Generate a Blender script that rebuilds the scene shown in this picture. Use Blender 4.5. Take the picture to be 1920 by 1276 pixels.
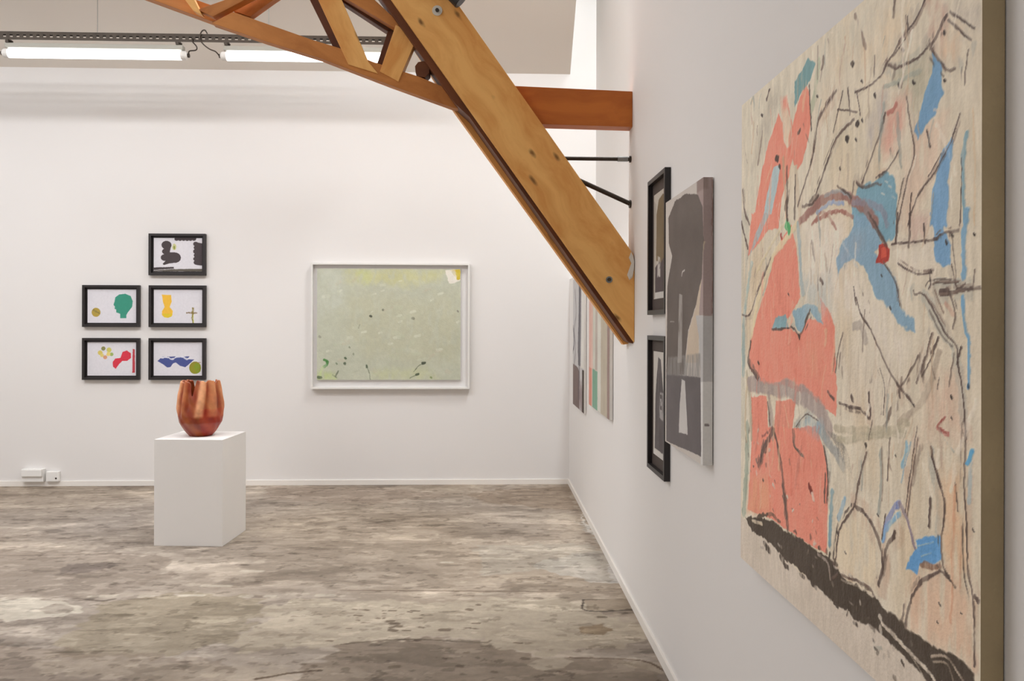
import bpy, bmesh, math, random, json
import numpy as np
from mathutils import Matrix, Vector

for o in list(bpy.data.objects):
    bpy.data.objects.remove(o, do_unlink=True)
SC = bpy.context.scene
COL = SC.collection

# ---------------------------------------------------------------- camera
cam_data = bpy.data.cameras.new('camera')
cam_data.sensor_width = 36.0
cam_data.lens = 36.0 * 1480 / 1920
cam_data.shift_y = -28 / 1920
cam_data.clip_start = 0.05
cam = bpy.data.objects.new('camera', cam_data)
COL.objects.link(cam)
YAW = math.atan(48 / 1480)
cam.matrix_world = (Matrix.Translation((0, 0, 1.45)) @ Matrix.Rotation(-YAW, 4, 'Z')
                    @ Matrix.Rotation(math.pi / 2, 4, 'X') @ Matrix.Rotation(0.0026, 4, 'Z'))
SC.camera = cam

# ---------------------------------------------------------------- world, exposure, room lighting
SC.view_settings.view_transform = 'Standard'
SC.view_settings.look = 'None'
SC.view_settings.gamma = 1.0
SC.view_settings.use_curve_mapping = False
SC.view_settings.exposure = 0.0
W = bpy.data.worlds.new('world')
SC.world = W
W.use_nodes = True
W.node_tree.nodes['Background'].inputs[0].default_value = (0.8, 0.85, 0.95, 1)
W.node_tree.nodes['Background'].inputs[1].default_value = 0.3

def area(name, loc, size, power, color=(0.97, 0.97, 1), rot=(0, 0, 0)):
    l = bpy.data.lights.new(name, 'AREA')
    l.shape = 'RECTANGLE'
    l.size, l.size_y = size
    l.energy = power
    l.color = color
    o = bpy.data.objects.new(name, l)
    o.location = loc
    o.rotation_euler = rot
    COL.objects.link(o)
    return o

TUBE_STRENGTH = 3.4
R = math.radians
area('fill_row_middle', (-3.0, 4.5, 4.05), (5.2, 0.5), 99, (0.955, 0.965, 1.0))  # unseen area lamp standing in for an assumed overhead tube row
area('fill_row_left', (-5.8, 4.6, 4.0), (0.3, 3.6), 30, (0.955, 0.965, 1.0), (0, R(-25), 0))  # unseen stand-in for assumed tubes along the left side
area('fill_row_front', (-3.9, 2.8, 4.7), (4.6, 0.3), 70, (0.955, 0.965, 1.0), (R(14), 0, 0))  # added tilted lamp, brightens the truss front and back wall
area('front_fill', (-4.8, -3.3, 2.3), (3.2, 2.4), 66, (0.96, 0.97, 1.0), (R(90), 0, 0))  # added fill behind the camera for even light; no window there
area('niche_fill', (0.885, 5.2, 5.6), (0.2, 1.4), 138, (0.93, 0.97, 1.0), (R(-16), 0, 0))  # added lamp to brighten the niche; an opening above is only assumed

# ---------------------------------------------------------------- materials
def lin(c):
    out = []
    for v in c[:3]:
        v = v / 255.0
        out.append(v / 12.92 if v <= 0.04045 else ((v + 0.055) / 1.055) ** 2.4)
    return out

def new_mat(name):
    m = bpy.data.materials.new(name)
    m.use_nodes = True
    nt = m.node_tree
    return m, nt, nt.nodes['Principled BSDF']

def N(nt, kind, **kw):
    n = nt.nodes.new(kind)
    for k, v in kw.items():
        setattr(n, k, v)
    return n

def plain(name, c, rough=0.6, metal=0.0, var=0.0, scale=6.0, bump=0.0, spec=0.4):
    m, nt, b = new_mat(name)
    b.inputs['Roughness'].default_value = rough
    b.inputs['Metallic'].default_value = metal
    b.inputs['Specular IOR Level'].default_value = spec
    col = lin(c)
    tc = N(nt, 'ShaderNodeTexCoord')
    nz = N(nt, 'ShaderNodeTexNoise')
    nz.inputs['Scale'].default_value = scale
    nz.inputs['Detail'].default_value = 4
    nt.links.new(tc.outputs['Object'], nz.inputs['Vector'])
    r = N(nt, 'ShaderNodeValToRGB')
    r.color_ramp.elements[0].position = 0.3
    r.color_ramp.elements[1].position = 0.7
    r.color_ramp.elements[0].color = [v * (1 - var) for v in col] + [1]
    r.color_ramp.elements[1].color = [min(1, v * (1 + var * 0.5)) for v in col] + [1]
    nt.links.new(nz.outputs['Fac'], r.inputs[0])
    nt.links.new(r.outputs[0], b.inputs['Base Color'])
    if bump:
        bp = N(nt, 'ShaderNodeBump')
        bp.inputs['Strength'].default_value = bump
        bp.inputs['Distance'].default_value = 0.01
        nz2 = N(nt, 'ShaderNodeTexNoise')
        nz2.inputs['Scale'].default_value = scale * 12
        nt.links.new(tc.outputs['Object'], nz2.inputs['Vector'])
        nt.links.new(nz2.outputs['Fac'], bp.inputs['Height'])
        nt.links.new(bp.outputs[0], b.inputs['Normal'])
    return m

def wood(name, light, dark, knots=True, rough=0.55):
    m, nt, b = new_mat(name)
    b.inputs['Roughness'].default_value = rough
    b.inputs['Specular IOR Level'].default_value = 0.35
    tc = N(nt, 'ShaderNodeTexCoord')
    oi = N(nt, 'ShaderNodeObjectInfo')
    add = N(nt, 'ShaderNodeVectorMath', operation='ADD')
    sc = N(nt, 'ShaderNodeVectorMath', operation='SCALE')
    nt.links.new(oi.outputs['Location'], sc.inputs[0])
    sc.inputs['Scale'].default_value = 3.7
    nt.links.new(tc.outputs['Object'], add.inputs[0])
    nt.links.new(sc.outputs[0], add.inputs[1])
    # slow warp so the grain wanders
    wz = N(nt, 'ShaderNodeTexNoise')
    wz.inputs['Scale'].default_value = 2.2
    nt.links.new(add.outputs[0], wz.inputs['Vector'])
    mp = N(nt, 'ShaderNodeMapping')
    mp.inputs['Scale'].default_value = (0.7, 9, 9)
    nt.links.new(add.outputs[0], mp.inputs['Vector'])
    mixv = N(nt, 'ShaderNodeVectorMath', operation='ADD')
    s2 = N(nt, 'ShaderNodeVectorMath', operation='SCALE')
    s2.inputs['Scale'].default_value = 2.2
    nt.links.new(wz.outputs['Color'], s2.inputs[0])
    nt.links.new(mp.outputs[0], mixv.inputs[0])
    nt.links.new(s2.outputs[0], mixv.inputs[1])
    g = N(nt, 'ShaderNodeTexNoise')
    g.inputs['Scale'].default_value = 1.0
    g.inputs['Detail'].default_value = 5
    g.inputs['Roughness'].default_value = 0.6
    nt.links.new(mixv.outputs[0], g.inputs['Vector'])
    r = N(nt, 'ShaderNodeValToRGB')
    r.color_ramp.elements[0].position = 0.36
    r.color_ramp.elements[0].color = lin(dark) + [1]
    r.color_ramp.elements[1].position = 0.62
    r.color_ramp.elements[1].color = lin(light) + [1]
    nt.links.new(g.outputs['Fac'], r.inputs[0])
    out = r.outputs[0]
    if knots:
        mk = N(nt, 'ShaderNodeMapping')
        mk.inputs['Scale'].default_value = (2.0, 5.0, 1.0)
        sx = N(nt, 'ShaderNodeSeparateXYZ'); cx = N(nt, 'ShaderNodeCombineXYZ')
        nt.links.new(add.outputs[0], sx.inputs[0])
        nt.links.new(sx.outputs['X'], cx.inputs['X']); nt.links.new(sx.outputs['Z'], cx.inputs['Y'])
        nt.links.new(cx.outputs[0], mk.inputs['Vector'])
        wk = N(nt, 'ShaderNodeTexNoise')
        wk.inputs['Scale'].default_value = 14
        nt.links.new(add.outputs[0], wk.inputs['Vector'])
        sk = N(nt, 'ShaderNodeVectorMath', operation='SCALE')
        sk.inputs['Scale'].default_value = 0.12
        nt.links.new(wk.outputs['Color'], sk.inputs[0])
        ak = N(nt, 'ShaderNodeVectorMath', operation='ADD')
        nt.links.new(mk.outputs[0], ak.inputs[0])
        nt.links.new(sk.outputs[0], ak.inputs[1])
        vo = N(nt, 'ShaderNodeTexVoronoi', voronoi_dimensions='2D')
        vo.inputs['Scale'].default_value = 1.5
        nt.links.new(ak.outputs[0], vo.inputs['Vector'])
        rk = N(nt, 'ShaderNodeValToRGB')
        rk.color_ramp.elements[0].position = 0.035
        rk.color_ramp.elements[0].color = (1, 1, 1, 1)
        rk.color_ramp.elements[1].position = 0.11
        rk.color_ramp.elements[1].color = (0, 0, 0, 1)
        nt.links.new(vo.outputs['Distance'], rk.inputs[0])
        mx = N(nt, 'ShaderNodeMixRGB')
        mx.inputs[2].default_value = lin([c * 0.62 for c in dark]) + [1]
        sel = N(nt, 'ShaderNodeTexNoise'); sel.inputs['Scale'].default_value = 2.6; sel.inputs['Detail'].default_value = 0
        nt.links.new(add.outputs[0], sel.inputs['Vector'])
        rs = N(nt, 'ShaderNodeValToRGB'); rs.color_ramp.elements[0].position = 0.42; rs.color_ramp.elements[1].position = 0.5
        nt.links.new(sel.outputs['Fac'], rs.inputs[0])
        ml = N(nt, 'ShaderNodeMath', operation='MULTIPLY')
        nt.links.new(rk.outputs[0], ml.inputs[0]); nt.links.new(rs.outputs[0], ml.inputs[1])
        nt.links.new(ml.outputs[0], mx.inputs[0])
        nt.links.new(out, mx.inputs[1])
        out = mx.outputs[0]
    nt.links.new(out, b.inputs['Base Color'])
    bp = N(nt, 'ShaderNodeBump')
    bp.inputs['Strength'].default_value = 0.12
    bp.inputs['Distance'].default_value = 0.004
    nt.links.new(g.outputs['Fac'], bp.inputs['Height'])
    nt.links.new(bp.outputs[0], b.inputs['Normal'])
    return m

def painted(name, rough=0.6, spec=0.35, bump=0.25, scale=90):
    """colour comes from the pigment laid on the surface (colour attribute)"""
    m, nt, b = new_mat(name)
    b.inputs['Roughness'].default_value = rough
    b.inputs['Specular IOR Level'].default_value = spec
    at = N(nt, 'ShaderNodeVertexColor', layer_name='pigment')
    tc = N(nt, 'ShaderNodeTexCoord')
    nz = N(nt, 'ShaderNodeTexNoise')
    nz.inputs['Scale'].default_value = scale
    nz.inputs['Detail'].default_value = 3
    nt.links.new(tc.outputs['Object'], nz.inputs['Vector'])
    mr = N(nt, 'ShaderNodeMapRange')
    mr.inputs['To Min'].default_value = 0.93
    mr.inputs['To Max'].default_value = 1.07
    nt.links.new(nz.outputs['Fac'], mr.inputs['Value'])
    vm = N(nt, 'ShaderNodeVectorMath', operation='SCALE')
    nt.links.new(at.outputs['Color'], vm.inputs[0])
    nt.links.new(mr.outputs[0], vm.inputs['Scale'])
    nt.links.new(vm.outputs[0], b.inputs['Base Color'])
    bp = N(nt, 'ShaderNodeBump')
    bp.inputs['Strength'].default_value = bump
    bp.inputs['Distance'].default_value = 0.003
    nt.links.new(nz.outputs['Fac'], bp.inputs['Height'])
    nt.links.new(bp.outputs[0], b.inputs['Normal'])
    return m

def emit(name, c, s):
    m, nt, b = new_mat(name)
    b.inputs['Base Color'].default_value = (0.9, 0.9, 0.9, 1)
    b.inputs['Emission Color'].default_value = lin(c) + [1]
    b.inputs['Emission Strength'].default_value = s
    return m

M_WALL = plain('wall_paint', (231, 228, 225), 0.7, var=0.012, scale=0.8, bump=0.03, spec=0.25)
M_WALLR = M_WALL
M_ROOF = plain('grey_ceiling_paint', (220, 212, 202), 0.8, var=0.01, scale=0.8)
M_TRIM = plain('white_trim', (238, 233, 226), 0.5, var=0.02)
M_PLINTH = plain('plinth_paint', (234, 231, 227), 0.55, var=0.015, scale=2)
M_BLACK = plain('black_lacquer', (40, 35, 35), 0.42, var=0.1)
M_WHITEF = plain('white_frame_lacquer', (228, 226, 221), 0.45, var=0.01)
M_MATB = plain('white_backing', (226, 224, 222), 0.8, var=0.01)
M_DARKMAT = plain('dark_passepartout', (74, 63, 58), 0.7, var=0.06)
M_CANVAS = plain('raw_canvas', (178, 160, 126), 0.85, var=0.14, scale=7, bump=0.2)
M_CANVASW = plain('primed_canvas', (226, 223, 218), 0.75, var=0.02)
M_STEEL = plain('dark_steel', (74, 66, 58), 0.45, 0.6, var=0.15, scale=20)
M_ZINC = plain('zinc', (150, 152, 150), 0.4, 0.8, var=0.1, scale=40)
M_HOUS = plain('fixture_housing', (170, 168, 158), 0.5, 0.1, var=0.03)
M_PLASTIC = plain('white_plastic', (236, 234, 230), 0.4, var=0.01)
M_WASH = plain('pale_washer', (214, 208, 196), 0.5, 0.1, var=0.03)
M_PLASTER = plain('plaster_chip', (224, 216, 204), 0.8, var=0.05)
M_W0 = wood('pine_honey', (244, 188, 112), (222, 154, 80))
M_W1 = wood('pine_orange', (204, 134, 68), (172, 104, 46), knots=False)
M_W2 = wood('pine_shaded', (112, 62, 28), (80, 42, 20), knots=False)  # darker pine copy; shade on the rear truss layer put into the colour
M_WT = wood('tie_beam_wood', (196, 112, 44), (176, 94, 34), knots=False)
M_TUBE = emit('lit_tube', (250, 250, 255), TUBE_STRENGTH)
M_PAINT = painted('oil_pigment', 0.6, 0.3, 0.5, 130)
M_PRINT = painted('print_ink', 0.75, 0.15, 0.05, 60)
M_GREY = painted('matt_pigment', 0.7, 0.2, 0.15, 110)

# ---------------------------------------------------------------- mesh helpers
def tag(o, label=None, cat=None, group=None, kind=None):
    if label: o['label'] = label
    if cat: o['category'] = cat
    if group: o['group'] = group
    if kind: o['kind'] = kind
    return o

def empty(name, loc, rz=0.0, label=None, cat=None, group=None):
    o = bpy.data.objects.new(name, None)
    o.empty_display_size = 0.1
    o.location = loc
    o.rotation_euler = (0, 0, rz)
    COL.objects.link(o)
    return tag(o, label, cat, group)

def link(name, bm, mat, parent=None, smooth=False, loc=None, rot=None, bevel=0.0):
    me = bpy.data.meshes.new(name)
    bmesh.ops.recalc_face_normals(bm, faces=bm.faces)
    if bevel:
        bmesh.ops.bevel(bm, geom=list(bm.edges), offset=bevel, segments=2, affect='EDGES', profile=0.6)
    bm.to_mesh(me)
    bm.free()
    for p in me.polygons:
        p.use_smooth = smooth
    me.materials.append(mat)
    o = bpy.data.objects.new(name, me)
    if loc: o.location = loc
    if rot: o.rotation_euler = rot
    COL.objects.link(o)
    if parent: o.parent = parent
    return o

def box(bm, x0, x1, y0, y1, z0, z1):
    v = [bm.verts.new((x, y, z)) for z in (z0, z1) for y in (y0, y1) for x in (x0, x1)]
    for f in ((0, 2, 3, 1), (4, 5, 7, 6), (0, 1, 5, 4), (2, 6, 7, 3), (0, 4, 6, 2), (1, 3, 7, 5)):
        bm.faces.new([v[i] for i in f])

def boxes(*bs):
    bm = bmesh.new()
    for b in bs: box(bm, *b)
    return bm

def tube(bm, pts, r, n=10, caps=True):
    pts = [Vector(p) for p in pts]
    rings = []
    ref = None
    for i, p in enumerate(pts):
        t = (pts[min(i + 1, len(pts) - 1)] - pts[max(i - 1, 0)]).normalized()
        if ref is None:
            ref = Vector((0, 0, 1)) if abs(t.z) < 0.9 else Vector((1, 0, 0))
        a = t.cross(ref).normalized()
        b = a.cross(t).normalized()
        ref = b
        rad = r[i] if isinstance(r, (list, tuple)) else r
        rings.append([bm.verts.new(p + a * rad * math.cos(2 * math.pi * k / n) + b * rad * math.sin(2 * math.pi * k / n)) for k in range(n)])
    for u, w in zip(rings[:-1], rings[1:]):
        for k in range(n):
            bm.faces.new((u[k], u[(k + 1) % n], w[(k + 1) % n], w[k]))
    if caps:
        bm.faces.new(rings[0]); bm.faces.new(rings[-1])
    return bm

# ---------------------------------------------------------------- pigment painter
class Paint:
    """lays pigment on a nu x nv lattice; coordinates are fractions of the picture, widths in metres"""
    def __init__(s, w, h, res, base, seed=1, x0=0.0, y0=0.0, extra=0.0, metric=False):
        s.w, s.h, s.extra = w, h, extra
        s.nu = int(round((w + extra) / res)) + 1
        s.nv = int(round(h / res)) + 1
        xs = np.linspace(0, w + extra, s.nu)
        if extra:
            xs[np.argmin(abs(xs - w))] = w
        ys = np.linspace(0, h, s.nv)
        s.X, s.Y = np.meshgrid(xs, ys)
        s.xs, s.ys = xs, ys
        s.x0, s.y0, s.metric = x0, y0, metric
        s.rng = np.random.RandomState(seed)
        s.c = np.zeros((s.nv, s.nu, 3)); s.c[:] = np.array(base, float)
        s.hgt = np.zeros((s.nv, s.nu))
    def noise(s, fx, fy, octs=3):
        out = np.zeros_like(s.X); amp = 1.0; tot = 0
        for o in range(octs):
            u = s.X * fx + s.rng.rand() * 50; v = s.Y * fy + s.rng.rand() * 50
            iu = np.floor(u).astype(int); iv = np.floor(v).astype(int)
            fu = u - iu; fv = v - iv
            fu = fu * fu * (3 - 2 * fu); fv = fv * fv * (3 - 2 * fv)
            iu -= iu.min(); iv -= iv.min()
            L = s.rng.rand(iv.max() + 2, iu.max() + 2)
            out += amp * ((L[iv, iu] * (1 - fu) + L[iv, iu + 1] * fu) * (1 - fv) + (L[iv + 1, iu] * (1 - fu) + L[iv + 1, iu + 1] * fu) * fv)
            tot += amp; amp *= 0.5; fx *= 2.1; fy *= 2.1
        return out / tot
    def prep(s, f=12, sx=60, sy=14):
        s.wx = s.noise(f, f) - 0.5; s.wy = s.noise(f, f) - 0.5
        s.fx = s.noise(f * 6, f * 6, 2) - 0.5; s.fy = s.noise(f * 6, f * 6, 2) - 0.5
        s.dry = s.noise(sx, sy, 3)
        s.dry2 = s.noise(sy, sx, 3)
        s.tone = s.noise(f * .6, f * .6, 3) - 0.5
    def pt(s, pts):
        a = np.array(pts, float)
        if s.metric:
            return a - np.array([s.x0, s.y0])
        a = a.copy()
        a[:, 1] *= s.h
        a[:, 0] *= s.w
        return a
    def win(s, a, pad):
        i0 = np.searchsorted(s.xs, a[:, 0].min() - pad); i1 = np.searchsorted(s.xs, a[:, 0].max() + pad)
        j0 = np.searchsorted(s.ys, a[:, 1].min() - pad); j1 = np.searchsorted(s.ys, a[:, 1].max() + pad)
        return slice(j0, max(j1, j0 + 1)), slice(i0, max(i1, i0 + 1))
    def put(s, W, m, col, h=0.0):
        t = s.tone[W][..., None] * 16
        s.c[W] = s.c[W] * (1 - m[..., None]) + (np.array(col, float) + t) * m[..., None]
        s.hgt[W] = s.hgt[W] * (1 - m) + m * h
    def poly(s, pts, col, alpha=1.0, rough=0.01):
        a = s.pt(pts)
        W = s.win(a, rough * 2 + 0.01)
        if s.X[W].size == 0: return
        kf = 2.4 if s.metric else .9
        x = s.X[W] + s.wx[W] * rough * 1.6 * kf + s.fx[W] * rough * kf
        y = s.Y[W] + s.wy[W] * rough * 1.6 + s.fy[W] * rough * kf
        ins = np.zeros(x.shape, bool)
        dmin = np.full(x.shape, 9.0)
        n = len(a)
        for i in range(n):
            x1, y1 = a[i]; x2, y2 = a[(i + 1) % n]
            if y1 != y2:
                c = ((y1 > y) != (y2 > y)) & (x < (x2 - x1) * (y - y1) / (y2 - y1) + x1)
                ins ^= c
            dx, dy = x2 - x1, y2 - y1
            q = dx * dx + dy * dy + 1e-12
            t = np.clip(((x - x1) * dx + (y - y1) * dy) / q, 0, 1)
            dmin = np.minimum(dmin, np.hypot(x - x1 - t * dx, y - y1 - t * dy))
        soft = max(rough * (0.12 if alpha > .85 or s.metric else 0.9), 0.0008)
        m = np.where(ins, np.clip(0.5 + dmin / soft / 2, 0, 1), np.clip(0.5 - dmin / soft / 2, 0, 1)) * alpha
        if alpha < .95 and not s.metric:
            m *= np.clip(0.55 + (s.dry[W] - 0.35) * 3.0, 0.25, 1)
        s.put(W, m, col, 0.3)
    def line(s, pts, w, col, alpha=0.9, dry=0.3):
        a = s.pt(pts)
        if len(a) > 2:
            P = np.vstack([2 * a[0] - a[1], a, 2 * a[-1] - a[-2]])
            o = []
            for i in range(1, len(P) - 2):
                for t in (0, .25, .5, .75):
                    o.append(0.5 * ((2 * P[i]) + (P[i + 1] - P[i - 1]) * t + (2 * P[i - 1] - 5 * P[i] + 4 * P[i + 1] - P[i + 2]) * t * t + (3 * P[i] - P[i - 1] - 3 * P[i + 1] + P[i + 2]) * t ** 3))
            o.append(P[-2]); a = np.array(o)
        W = s.win(a, w * 1.5 + 0.006)
        if s.X[W].size == 0: return
        k = min(w * 1.2, 0.012)
        x = s.X[W] + s.wx[W] * k + s.fx[W] * k * .7
        y = s.Y[W] + s.wy[W] * k + s.fy[W] * k * .7
        d = np.full(x.shape, 9.0)
        for i in range(len(a) - 1):
            x1, y1 = a[i]; dx, dy = a[i + 1] - a[i]
            q = dx * dx + dy * dy + 1e-12
            t = np.clip(((x - x1) * dx + (y - y1) * dy) / q, 0, 1)
            d = np.minimum(d, np.hypot(x - x1 - t * dx, y - y1 - t * dy))
        hw = w / 2 * (0.65 + 0.8 * s.dry2[W])
        m = np.clip((hw - d) / max(w * .18, 0.0007) + 0.5, 0, 1) * alpha
        m *= np.clip(1 - dry * np.clip((0.52 - s.dry[W]) * 9, 0, 1.2), 0, 1)
        s.put(W, m, col, 1.0)
    def ops(s, L):
        for o in L:
            if o[0] == 'p': s.poly(o[1], o[2], o[3], o[4])
            else: s.line(o[1], o[2], o[3], o[4], o[5])
    def build(s, name, mat, parent, depth, gain=1.0, relief=0.0, wrap=0.0, floor=False):
        c = np.clip(s.c * gain / 255.0, 0, 1)
        c = np.where(c <= 0.04045, c / 12.92, ((c + 0.055) / 1.055) ** 2.4)
        nv, nu = s.nv, s.nu
        co = np.zeros((nv, nu, 3))
        if floor:
            co[..., 0] = s.X + s.x0; co[..., 1] = s.Y + s.y0
        else:
            co[..., 0] = np.minimum(s.X, s.w)
            co[..., 1] = -depth - relief * s.hgt * (s.X < s.w) + np.maximum(s.X - s.w, 0)
            co[..., 2] = s.Y
        idx = np.arange(nv * nu).reshape(nv, nu)
        q = np.stack([idx[:-1, :-1], idx[:-1, 1:], idx[1:, 1:], idx[1:, :-1]], -1).reshape(-1, 4)
        me = bpy.data.meshes.new(name)
        me.vertices.add(nv * nu)
        me.vertices.foreach_set('co', co.reshape(-1))
        me.loops.add(q.size)
        me.loops.foreach_set('vertex_index', q.reshape(-1).astype(np.int32))
        me.polygons.add(len(q))
        me.polygons.foreach_set('loop_start', (np.arange(len(q)) * 4).astype(np.int32))
        me.update(calc_edges=True)
        ca = me.color_attributes.new('pigment', 'FLOAT_COLOR', 'POINT')
        rgba = np.ones((nv * nu, 4)); rgba[:, :3] = c.reshape(-1, 3)
        ca.data.foreach_set('color', rgba.reshape(-1))
        me.materials.append(mat)
        me.validate()
        o = bpy.data.objects.new(name, me)
        COL.objects.link(o)
        if parent: o.parent = parent
        return o

BACK_Y = 7.22
WALL_X = 0.762

FLOOR_GAIN = 0.92
BIG_GAIN = 1.14
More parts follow.
